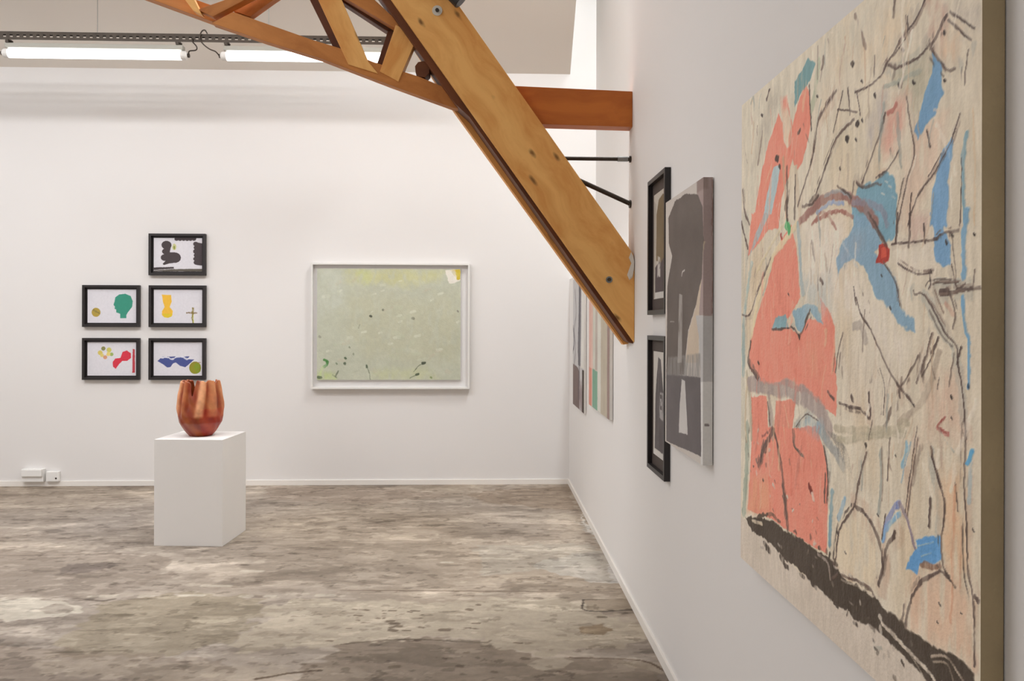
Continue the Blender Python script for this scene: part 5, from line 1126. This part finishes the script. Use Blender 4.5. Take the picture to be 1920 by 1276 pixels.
# ---------------------------------------------------------------- roof truss
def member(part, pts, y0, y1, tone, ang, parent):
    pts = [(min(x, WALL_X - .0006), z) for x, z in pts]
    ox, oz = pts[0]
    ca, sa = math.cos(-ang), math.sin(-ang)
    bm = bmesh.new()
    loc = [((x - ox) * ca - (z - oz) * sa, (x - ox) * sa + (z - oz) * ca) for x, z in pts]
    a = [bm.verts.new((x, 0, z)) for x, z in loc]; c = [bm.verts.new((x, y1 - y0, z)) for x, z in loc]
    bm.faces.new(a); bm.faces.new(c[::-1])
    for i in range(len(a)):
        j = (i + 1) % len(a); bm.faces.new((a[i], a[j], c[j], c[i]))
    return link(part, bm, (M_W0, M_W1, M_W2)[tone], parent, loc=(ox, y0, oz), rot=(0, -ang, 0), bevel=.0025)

truss = empty('roof_truss', (0, 0, 0), 0, 'honey pine roof truss of doubled planks and webs slanting down to the right wall', 'roof truss')
for mm in MEMBERS:
    member(*mm, truss)
for i, (x, z) in enumerate(BOLTS):
    bm = bmesh.new()
    tube(bm, [(0, 0, 0), (0, -.004, 0)], .026 if i == 0 else .017, 20)
    bo = link('bolt', bm, M_WASH if i == 0 else M_ZINC, truss, loc=(x, 4.04, z))
    bm = bmesh.new(); tube(bm, [(0, -.004, 0), (0, -.014, 0)], .010, 6)
    link('bolt_head', bm, M_STEEL, bo)
# chipped plaster where the rafter meets the wall
bm = bmesh.new()
pl = [(0, 0), (.012, .03), (.022, .012), (.03, -.02), (.028, -.06), (.02, -.1), (.004, -.115), (-.008, -.09), (.006, -.05), (.014, -.03)]
a = [bm.verts.new((x, 0, z)) for x, z in pl]; c = [bm.verts.new((x * .9, -.008, z * .9)) for x, z in pl]
bm.faces.new(a); bm.faces.new(c[::-1])
for i in range(len(a)):
    j = (i + 1) % len(a); bm.faces.new((a[i], a[j], c[j], c[i]))
link('plaster_chip', bm, M_PLASTER, truss, loc=(.731, 4.039, 1.80))

# tie beam
ax = math.atan2(TIE[1][1] - TIE[0][1], TIE[1][0] - TIE[0][0])
tb = member('tie_beam', TIE, 4.11, 4.20, 1, ax, None)
tb.data.materials[0] = M_WT
tag(tb, 'short horizontal orange brown timber beam running from the slanting truss plank into the right wall', 'beam')

def rod(P0, P1, y, r, label, sleeve):
    o = empty('tie_rod', (P1[0], y, P1[1]), 0, label, 'rod')
    d = (P0[0] - P1[0], 0, P0[1] - P1[1])
    bm = bmesh.new(); tube(bm, [(0, 0, 0), d], r, 12)
    link('rod_bar', bm, M_STEEL, o, smooth=False)
    L = math.hypot(*d); u = (d[0] / L, 0, d[2] / L)
    if sleeve:
        bm = bmesh.new(); tube(bm, [(u[0] * .015, 0, u[2] * .015), (u[0] * .07, 0, u[2] * .07)], r * 1.35, 12)
        link('turnbuckle', bm, M_ZINC, o)
    bm = bmesh.new(); tube(bm, [(0.001, 0, 0), (-.008, 0, 0)], r * 1.7, 12)
    link('wall_plate', bm, M_STEEL, o)
    return o
rod(ROD1[0], (WALL_X - .002, ROD1[1][1]), 4.15, .0105, 'thin level dark steel rod below the timber beam at the right wall', True)
rod(ROD2[0], (WALL_X - .002, ROD2[1][1]), 4.15, .0125, 'slanting dark steel rod falling from the truss to the right wall', False)

# black lamp head clipped above the rafter
sp = empty('track_spotlight', (-.165, 3.98, 3.14), 0, 'small black spotlight clipped to the top edge of the slanting truss plank', 'spotlight')
bm = bmesh.new(); tube(bm, [(-.05, 0, .03), (-.035, 0, .0), (.03, 0, -.055), (.035, 0, -.06)], [.018, .034, .042, .040], 20)
link('lamp_head', bm, M_BLACK, sp, smooth=False)
bm = bmesh.new(); tube(bm, [(0, .03, .01), (-.01, .045, .09), (-.04, .06, .14)], .009, 10)
link('lamp_arm', bm, M_BLACK, sp)
link('clamp', boxes((-.09, .0, .045, .13, .12, .16)), M_BLACK, sp, bevel=.003)

# ---------------------------------------------------------------- suspended fluorescent lights
LY, LX0, LZ = 6.35, -3.835, 3.586
def fixture(x, label):
    o = empty('fluorescent_light', (x, LY, LZ), 0, label, 'light', 'tube lights hung along the back wall')
    LEN = 1.43
    bm = bmesh.new(); tube(bm, [(.05, 0, 0), (LEN - .04, 0, 0)], .036, 20)
    link('glowing_tube', bm, M_TUBE, o, smooth=False)
    link('housing', boxes((.03, LEN - .02, -.03, .03, .038, .074)), M_HOUS, o, bevel=.004)
    for s in (0, 1):
        x0 = .0 if s == 0 else LEN - .04
        bm = bmesh.new(); tube(bm, [(x0, 0, 0), (x0 + .012, 0, 0), (x0 + .045, 0, 0), (x0 + .05, 0, 0)] if s == 0 else [(x0, 0, 0), (x0 + .005, 0, 0), (x0 + .038, 0, 0), (x0 + .05, 0, 0)], [.022, .034, .036, .034] if s == 0 else [.034, .036, .034, .022], 16)
        cp = link('end_cap', bm, M_WHITEF, o)
        bm = bmesh.new(); xx = (-.012 if s == 0 else LEN + .01)
        tube(bm, [(xx, 0, .0), (xx + .014, 0, 0)], .016, 10)
        link('cable_gland', bm, M_STEEL, cp)
        xb = .05 if s == 0 else LEN - .06
        link('bracket', boxes((xb - .012, xb + .012, -.034, .034, .076, .098), (xb - .02, xb + .02, -.02, .02, .092, .102)), M_STEEL, o)
    return o
lights = []
for k, lb in ((-1, None), (0, 'left glowing fluorescent tube light under the perforated rail'), (1, 'glowing fluorescent tube light partly hidden by the roof truss')):
    if lb is None:
        lb = 'glowing fluorescent tube light whose end just enters the photo at the left edge'
    fixture(LX0 + .018 + k * 1.7, lb)

def rail():
    bm = bmesh.new()
    xa, xb = -6.2, -.45
    z0, z1 = LZ + .102, LZ + .166
    h = .02
    box(bm, xa, xb, LY - .02, LY - .016, z0, z0 + h)
    box(bm, xa, xb, LY - .02, LY - .016, z1 - h - .004, z1)
    box(bm, xa, xb, LY - .016, LY + .02, z1 - .004, z1)
    x = xa
    while x < xb:
        box(bm, x, x + .028, LY - .02, LY - .016, z0 + h, z1 - h - .004)
        x += .0515
    # lips of the channel
    box(bm, xa, xb, LY + .016, LY + .02, z1 - .02, z1 - .004)
    return bm
ro = tag(link('perforated_rail', rail(), M_STEEL), 'long dark perforated metal rail hung on wires above the tube lights', 'rail')

for x, z1, lb in ((-3.082, 4.62, 'left thin suspension wire running up from the perforated rail to the ceiling'), (-1.74, 4.62, 'thin suspension wire beside the truss web, holding up the perforated rail')):
    bm = bmesh.new(); tube(bm, [(x, LY, LZ + .166), (x, LY, z1)], .0022, 6)
    o = tag(link('suspension_wire', bm, M_ZINC), lb, 'wire', 'suspension wires of the light rail')

def bez(pts, n=8):
    P = [Vector(p) for p in pts]; P = [2 * P[0] - P[1]] + P + [2 * P[-1] - P[-2]]
    out = []
    for i in range(1, len(P) - 2):
        for k in range(n):
            t = k / n
            out.append(.5 * ((2 * P[i]) + (P[i + 1] - P[i - 1]) * t + (2 * P[i - 1] - 5 * P[i] + 4 * P[i + 1] - P[i + 2]) * t * t + (3 * P[i] - P[i - 1] - 3 * P[i + 1] + P[i + 2]) * t ** 3))
    out.append(P[-2]); return out
xl = LX0 + .018 + 1.43; xr = LX0 + .018 + 1.7
bm = bmesh.new()
tube(bm, bez([(xl + .02, LY, LZ), (xl + .03, LY - .02, LZ + .028), (xl + .085, LY - .03, LZ + .034), (xl + .092, LY - .032, LZ + .06), (xl + .06, LY - .032, LZ + .10), (xl + .055, LY - .032, LZ + .13)]), .005, 8)
tag(link('power_cable', bm, M_STEEL, smooth=False), 'grey cable looping up to the rail from the right end of the left tube light', 'cable')
bm = bmesh.new()
tube(bm, bez([(xr - .01, LY, LZ), (xr - .035, LY - .02, LZ + .028), (xr - .08, LY - .03, LZ + .045), (xr - .13, LY - .032, LZ + .085), (xr - .155, LY - .032, LZ + .13), (xr - .14, LY - .032, LZ + .18), (xr - .115, LY - .032, LZ + .192), (xr - .095, LY - .032, LZ + .165)]), .005, 8)
tag(link('power_cable', bm, M_STEEL, smooth=False), 'grey cable dipping from the rail to the left end of the partly hidden tube light', 'cable')

# ---------------------------------------------------------------- framed works on the back wall
def frame_bm(w, h, face, y0, y1):
    """picture-frame ring, local x 0..w, z 0..h, between y0 (back) and -y1 (front)"""
    bm = bmesh.new()
    o = [(0, 0), (w, 0), (w, h), (0, h)]; i = [(face, face), (w - face, face), (w - face, h - face), (face, h - face)]
    vo = [[bm.verts.new((x, y, z)) for x, z in o] for y in (-y1, -y0)]
    vi = [[bm.verts.new((x, y, z)) for x, z in i] for y in (-y1, -y0)]
    for k in range(4):
        j = (k + 1) % 4
        bm.faces.new((vo[0][k], vo[0][j], vi[0][j], vi[0][k]))
        bm.faces.new((vo[1][k], vi[1][k], vi[1][j], vo[1][j]))
        bm.faces.new((vo[0][k], vo[1][k], vo[1][j], vo[0][j]))
        bm.faces.new((vi[0][k], vi[0][j], vi[1][j], vi[1][k]))
    return bm

SM = [('P1', (-3.033, 1.893), 'black framed print of dark grey lobed shapes, topmost of the five on the back wall'),
      ('P2', (-3.618, 1.428), 'black framed print of a green head silhouette and a small gold disc'),
      ('P3', (-3.031, 1.428), 'black framed print of a yellow bottle shape and a small gold cross'),
      ('P4', (-3.618, .954), 'black framed print of a red bean shape, red bar and yellow flower ring'),
      ('P5', (-3.031, .954), 'black framed print of a wavy blue shape and an olive disc')]
for key, (x, z), lb in SM:
    w, h = .504, .375
    o = empty('framed_print', (x, BACK_Y, z), 0, lb, 'framed print', 'five black framed prints')
    link('frame', frame_bm(w, h, .022, .0, .036), M_BLACK, o, bevel=.0015)
    link('backing', boxes((.02, w - .02, -.008, -.001, .02, h - .02)), M_BLACK, o)
    p = Paint(w - .074, h - .074, .0025, (224, 222, 228), 3 + ord(key[1])); p.prep(20, 60, 60)
    p.tone *= 0.1
    p.ops(DATA[key])
    p.c = p.c * .9 + np.array([200, 196, 192]) * .1
    pr = p.build('print', M_PRINT, o, .0105)
    pr.location = (.037, 0, .037)

# large pale green painting in a white box frame
lx, lz, lw, lh = -1.582, .873, 1.43, 1.138
o = empty('framed_painting', (lx, BACK_Y, lz), 0, 'large pale green abstract painting in a white box frame on the back wall', 'painting')
link('frame', frame_bm(lw, lh, .016, .0, .055), M_WHITEF, o, bevel=.0015)
link('backing', boxes((.014, lw - .014, -.012, -.001, .014, lh - .014)), M_MATB, o)
pw, ph = 1.295, 1.006
p = Paint(pw, ph, .0035, (190, 193, 173), 21); p.prep(9, 30, 12)
p.c += ((p.noise(5, 6, 3) - .5) * 18)[..., None]
p.ops(DATA['LAND'])
p.c += ((p.noise(40, 40, 2) - .5) * 12)[..., None]
p.c = p.c * .9 + np.array([196, 198, 182]) * .1
pc = p.build('painted_canvas', M_PAINT, o, .034, relief=.001)
pc.location = (.052, 0, .082)
st = link('stretcher', boxes((.052, .052 + pw, -.0335, -.0125, .082, .082 + ph)), M_CANVASW, o)

# ---------------------------------------------------------------- works on the right wall (local x runs towards the camera)
RZ = -math.pi / 2
def solid_canvas(name, yfar, z0, w, h, t, base, data, label, res, seed, mat, relief=0, wrap=False, side=None, gain=1.0, pre=None, prep=(14, 60, 14), post=None):
    o = empty(name, (WALL_X, yfar, z0), RZ, label, 'painting')
    p = Paint(w, h, res, base, seed, extra=(t - .003) if wrap else 0.0); p.prep(*prep)
    if pre: pre(p)
    p.ops(data)
    if post: post(p)
    if wrap and side is not None:
        sel = p.X > w + 1e-6
        p.c[sel] = p.c[sel] * side[1] + np.array(side[0]) * (1 - side[1])
    cv = p.build('painted_canvas', mat, o, t, gain=gain, relief=relief)
    link('stretcher', boxes((0.0004, w - .0008, -(t - .0006), -.003, .0004, h - .0004)), M_CANVAS if name == 'oil_painting' else M_CANVASW, o)
    return o

def pre_big(p):
    p.c[:] = (216, 206, 186)
    p.c += ((p.noise(3, 3, 3) - .5) * 26)[..., None] * np.array([.6, .8, 1.0])
    p.c += ((p.noise(70, 9, 3) - .5) * 26)[..., None]
    rnd = random.Random(8)
    for o in DATA['BIG']:                      # rubbed charcoal around the drawn contours
        if o[0] == 'l' and o[3] == [72, 56, 52] and len(o[1]) > 2:
            du = rnd.uniform(-.012, .012)
            p.line([(min(.99, max(.01, a + du)), b_) for a, b_ in o[1]], o[2] * rnd.uniform(3, 6), rnd.choice([(186, 172, 156), (176, 166, 152), (196, 170, 148), (172, 172, 162)]), rnd.uniform(.35, .65), .7)
    t = p.noise(8, 4, 3)
    p.c += np.clip((t - .55) * 5, 0, 1)[..., None] * np.array([-4, -10, -16])
def post_big(p):
    rnd = random.Random(23)
    for o in DATA['BIG']:
        if o[0] == 'l' and o[3] == [72, 56, 52] and len(o[1]) > 2:
            for k in range(2):
                du, dv = rnd.uniform(-.012, .012), rnd.uniform(-.006, .006)
                i0 = rnd.randint(0, len(o[1]) - 2)
                q = [(min(.995, max(.003, a + du)), min(.995, max(.003, b_ + dv))) for a, b_ in o[1][i0:i0 + 3]]
                if len(q) > 1: p.line(q, o[2] * rnd.uniform(.5, 1.1), rnd.choice([(96, 76, 68), (128, 108, 96), (70, 58, 52)]), rnd.uniform(.45, .8), .9)
    # dry scratches, drips and scumbles between the traced shapes
    rnd = random.Random(17)
    def sample(u, v):
        return p.c[int(v * (p.nv - 1)), int(u * (p.nu - 1))]
    for k in range(330):
        u, v = rnd.uniform(.03, .97), rnd.uniform(.2, .97)
        c = sample(u, v)
        light = c[0] > 180 and c[2] > 140
        if v < .2 + .1 * (1 - u) and c[0] < 120: continue
        L = rnd.uniform(.015, .09); a = rnd.gauss(1.5, .35)
        q = [(u, v), (u + .5 * L * math.cos(a) + rnd.uniform(-.006, .006), v + .5 * L * math.sin(a)), (min(.99, u + L * math.cos(a)), min(.99, v + L * math.sin(a)))]
        if light:
            col = rnd.choice([(120, 100, 88), (92, 76, 68), (176, 160, 140), (196, 170, 140), (232, 222, 206), (232, 222, 206), (150, 156, 150), (180, 150, 132)])
            p.line(q, rnd.choice([.003, .004, .006, .009]), col, rnd.uniform(.35, .75), .8)
        elif c[0] > 180:
            p.line(q, rnd.choice([.003, .006, .012]), rnd.choice([(236, 170, 146), (214, 112, 92), (226, 186, 150), (200, 120, 104)]), rnd.uniform(.3, .6), .8)
    for k in range(90):
        u = rnd.uniform(.02, .98); v = .30 - .285 * u + rnd.gauss(-.025, .03)
        if v < .004: continue
        p.line([(u, v), (u + rnd.uniform(-.01, .012), v + rnd.uniform(-.008, .004))], rnd.uniform(.003, .010), rnd.choice([(62, 52, 44), (70, 60, 52), (206, 196, 182), (110, 98, 88)]), rnd.uniform(.5, .9), .6)
    p.c = p.c * .88 + np.array([206, 196, 180]) * .12
    p.c += ((p.noise(110, 30, 2) - .5) * 18)[..., None]
big = solid_canvas('oil_painting', 2.222, .793, 1.089, 1.284, .0375, (218, 200, 172), DATA['BIG'],
                   'big abstract oil painting with salmon and blue patches and a black band', .0021, 5, M_PAINT, relief=.0012, pre=pre_big, post=post_big, gain=BIG_GAIN)

def pre_grey(p):
    p.c += ((p.noise(6, 6, 3) - .5) * 8)[..., None]
solid_canvas('grey_painting', 3.18, .983, .556, .966, .036, (208, 200, 192), DATA['GREY'],
             'unframed canvas with a dark grey spoon shape on the right wall', .0024, 9, M_GREY, wrap=True, pre=pre_grey)

for key, z, h, lb in (('FA', 1.50, .607, 'narrow black framed grey brown print, upper of two beside the grey canvas'), ('FB', .806, .601, 'narrow black framed print of a pointed grey shape, lower of two beside the grey canvas')):
    w = .352
    o = empty('framed_print', (WALL_X, 3.595, z), RZ, lb, 'framed print', 'two black framed prints on the right wall')
    link('frame', frame_bm(w, h, .02, 0, .026), M_BLACK, o, bevel=.0012)
    link('passepartout', boxes((.018, w - .018, -.006, -.001, .018, h - .018)), M_DARKMAT, o)
    p = Paint(w - .11, h - .14, .003, (196, 188, 176) if key == 'FA' else (206, 200, 192), 31); p.prep(14, 40, 40)
    p.ops(DATA[key])
    q = p.build('print', M_PRINT, o, .0075); q.location = (.055, 0, .07)

solid_canvas('striped_painting', 5.66, .885, .95, .96, .024, (200, 194, 182), DATA['Q2'],
             'canvas of pink, grey and beige vertical stripes with a green block, under the truss foot', .006, 14, M_GREY)
solid_canvas('collage_painting', 6.74, .782, .76, 1.06, .02, (200, 198, 198), DATA['Q1'],
             'narrow looking grey and brown canvas on the right wall nearest the back corner', .005, 15, M_GREY)

# ---------------------------------------------------------------- plinth and vase
pz = .698
o = link('plinth', boxes((-.2275, .2275, 0, .415, 0, pz)), M_PLINTH, loc=(-1.949, 5.236, 0), rot=(0, 0, math.radians(-3.6)), bevel=.002)
tag(o, 'plain white box plinth standing on the concrete floor under the vase', 'plinth')

def vase():
    NA, NT = 192, 72
    prof = [(0, .055), (.0, .074), (.04, .086), (.085, .1), (.14, .114), (.245, .135), (.36, .144), (.5, .146), (.62, .143), (.74, .137), (.86, .129), (1.0, .119)]
    H = .375
    def rad(t):
        for (a, ra), (b_, rb) in zip(prof[1:-1], prof[2:]):
            if t <= b_:
                k = (t - a) / (b_ - a); return ra + (rb - ra) * k
        return prof[-1][1]
    # ridges (angle measured so that -90 deg faces the camera), lean, width
    ridges = [(-158, 5, 13, 1.0), (-120, -2, 9, .35), (-76, 26, 13, 1.0), (-40, 12, 17, .55), (8, -6, 15, .6), (60, 0, 18, .8), (105, 8, 18, .8), (150, 0, 16, .8)]
    notch = [(-98, 8, .27), (-20, 7, .07), (30, 8, .16), (84, 17, .36), (127, 8, .2), (178, 8, .12), (-140, 8, .05)]
    def dang(a, b_): return (a - b_ + 180) % 360 - 180
    bm = bmesh.new(); rings = []; cols = {}
    lay = bm.verts.layers.float_color.new('pigment')
    rnd = random.Random(3)
    for j in range(NT + 1):
        ring = []
        t0 = j / NT
        for i in range(NA):
            A = 360 * i / NA
            drop = sum(d * math.exp(-(dang(A, n) / w) ** 2) for n, w, d in notch) + .012 * math.sin(A * .13) + .01 * math.sin(A * .31 + 1)
            t = t0 * (1 - drop * t0 ** 2)
            r = rad(t)
            k = min(1, max(0, (t - .28) / .3)); k = k * k * (3 - 2 * k)
            f = 0; tan = 0
            for ra, lean, w, br in ridges:
                d = dang(A, ra + lean * (t - .4) * .9)
                g = math.exp(-(d / w) ** 2)
                f = max(f, g)
                lo = .33 if br > .5 else .38
                tan = max(tan, br * math.exp(-(d / (w * .92)) ** 4) * min(1, max(0, (t - lo) / .05)))
            r += k * (-.018 + .026 * f) + .0022 * math.sin(A * .19 + t * 9) * math.sin(t * 14 + A * .05)
            a = math.radians(A)
            v = bm.verts.new((r * math.cos(a), r * math.sin(a), t * H))
            ring.append(v); cols[v] = (t, tan, f * k)
        rings.append(ring)
    def wall_(R):
        for u, w in zip(R[:-1], R[1:]):
            for i in range(NA):
                bm.faces.new((u[i], u[(i + 1) % NA], w[(i + 1) % NA], w[i]))
    wall_(rings)
    bm.faces.new(rings[0][::-1])
    # inner skin
    inner = []
    for j in range(NT, 3, -3):
        ring = []
        for v in rings[j]:
            d = Vector((v.co.x, v.co.y, 0)); L = d.length
            q = v.co - d / L * min(.011, L * .5)
            nv = bm.verts.new(q); ring.append(nv); cols[nv] = (cols[v][0], 0, 0)
        inner.append(ring)
    for i in range(NA):
        bm.faces.new((rings[-1][i], rings[-1][(i + 1) % NA], inner[0][(i + 1) % NA], inner[0][i]))
    wall_(inner); bm.faces.new(inner[-1])
    for v in bm.verts:
        t, tan, f = cols[v]
        base = np.array([142, 60, 24.]) + np.array([10, 14, 8]) * math.sin(v.co.x * 60 + v.co.z * 40)
        if v.co.x > .04 and t < .5: base = base + np.array([12, -14, -6])
        hi = np.array([222, 158, 118.])
        c = base * (1 - tan * .9) + hi * tan * .9
        if f > .55 and t > .38: c = c + np.array([14, 16, 10]) * f
        v[lay] = lin(c) + [1]
    return bm
m_v, nt, b = new_mat('burnt_orange_glaze')
at = N(nt, 'ShaderNodeVertexColor', layer_name='pigment')
tc = N(nt, 'ShaderNodeTexCoord'); nz = N(nt, 'ShaderNodeTexNoise'); nz.inputs['Scale'].default_value = 30; nz.inputs['Detail'].default_value = 5
nt.links.new(tc.outputs['Object'], nz.inputs['Vector'])
mr = N(nt, 'ShaderNodeMapRange'); mr.inputs['To Min'].default_value = .7; mr.inputs['To Max'].default_value = 1.3
nt.links.new(nz.outputs['Fac'], mr.inputs['Value'])
vs = N(nt, 'ShaderNodeVectorMath', operation='SCALE'); nt.links.new(at.outputs['Color'], vs.inputs[0]); nt.links.new(mr.outputs[0], vs.inputs['Scale'])
nt.links.new(vs.outputs[0], b.inputs['Base Color'])
b.inputs['Roughness'].default_value = .38
bp = N(nt, 'ShaderNodeBump'); bp.inputs['Strength'].default_value = .3; bp.inputs['Distance'].default_value = .004
nt.links.new(nz.outputs['Fac'], bp.inputs['Height']); nt.links.new(bp.outputs[0], b.inputs['Normal'])
vo = link('vase', vase(), m_v, smooth=True, loc=(-1.942, 5.44, pz + .001))
tag(vo, 'burnt orange ceramic vase with pale pinched vertical folds standing on the white plinth', 'vase')

# ---------------------------------------------------------------- small boxes at the foot of the back wall
o = empty('socket_box', (-4.14, BACK_Y, .045), 0, 'white electrical socket box low on the back wall above the baseboard at the left', 'socket')
link('box_body', boxes((0, .19, -.045, 0, .0, .115)), M_PLASTIC, o, bevel=.004)
link('box_lid', boxes((.006, .184, -.062, -.0455, .05, .11)), M_PLASTIC, o, bevel=.004)
o = empty('cable_outlet', (-3.93, BACK_Y, .045), 0, 'small white outlet with a dark hole beside the socket box', 'outlet')
link('outlet_body', boxes((0, .11, -.04, 0, 0, .09)), M_PLASTIC, o, bevel=.006)
bm = bmesh.new(); tube(bm, [(.09, -.0401, .03), (.09, -.042, .03)], .008, 12)
link('hole', bm, M_STEEL, o)
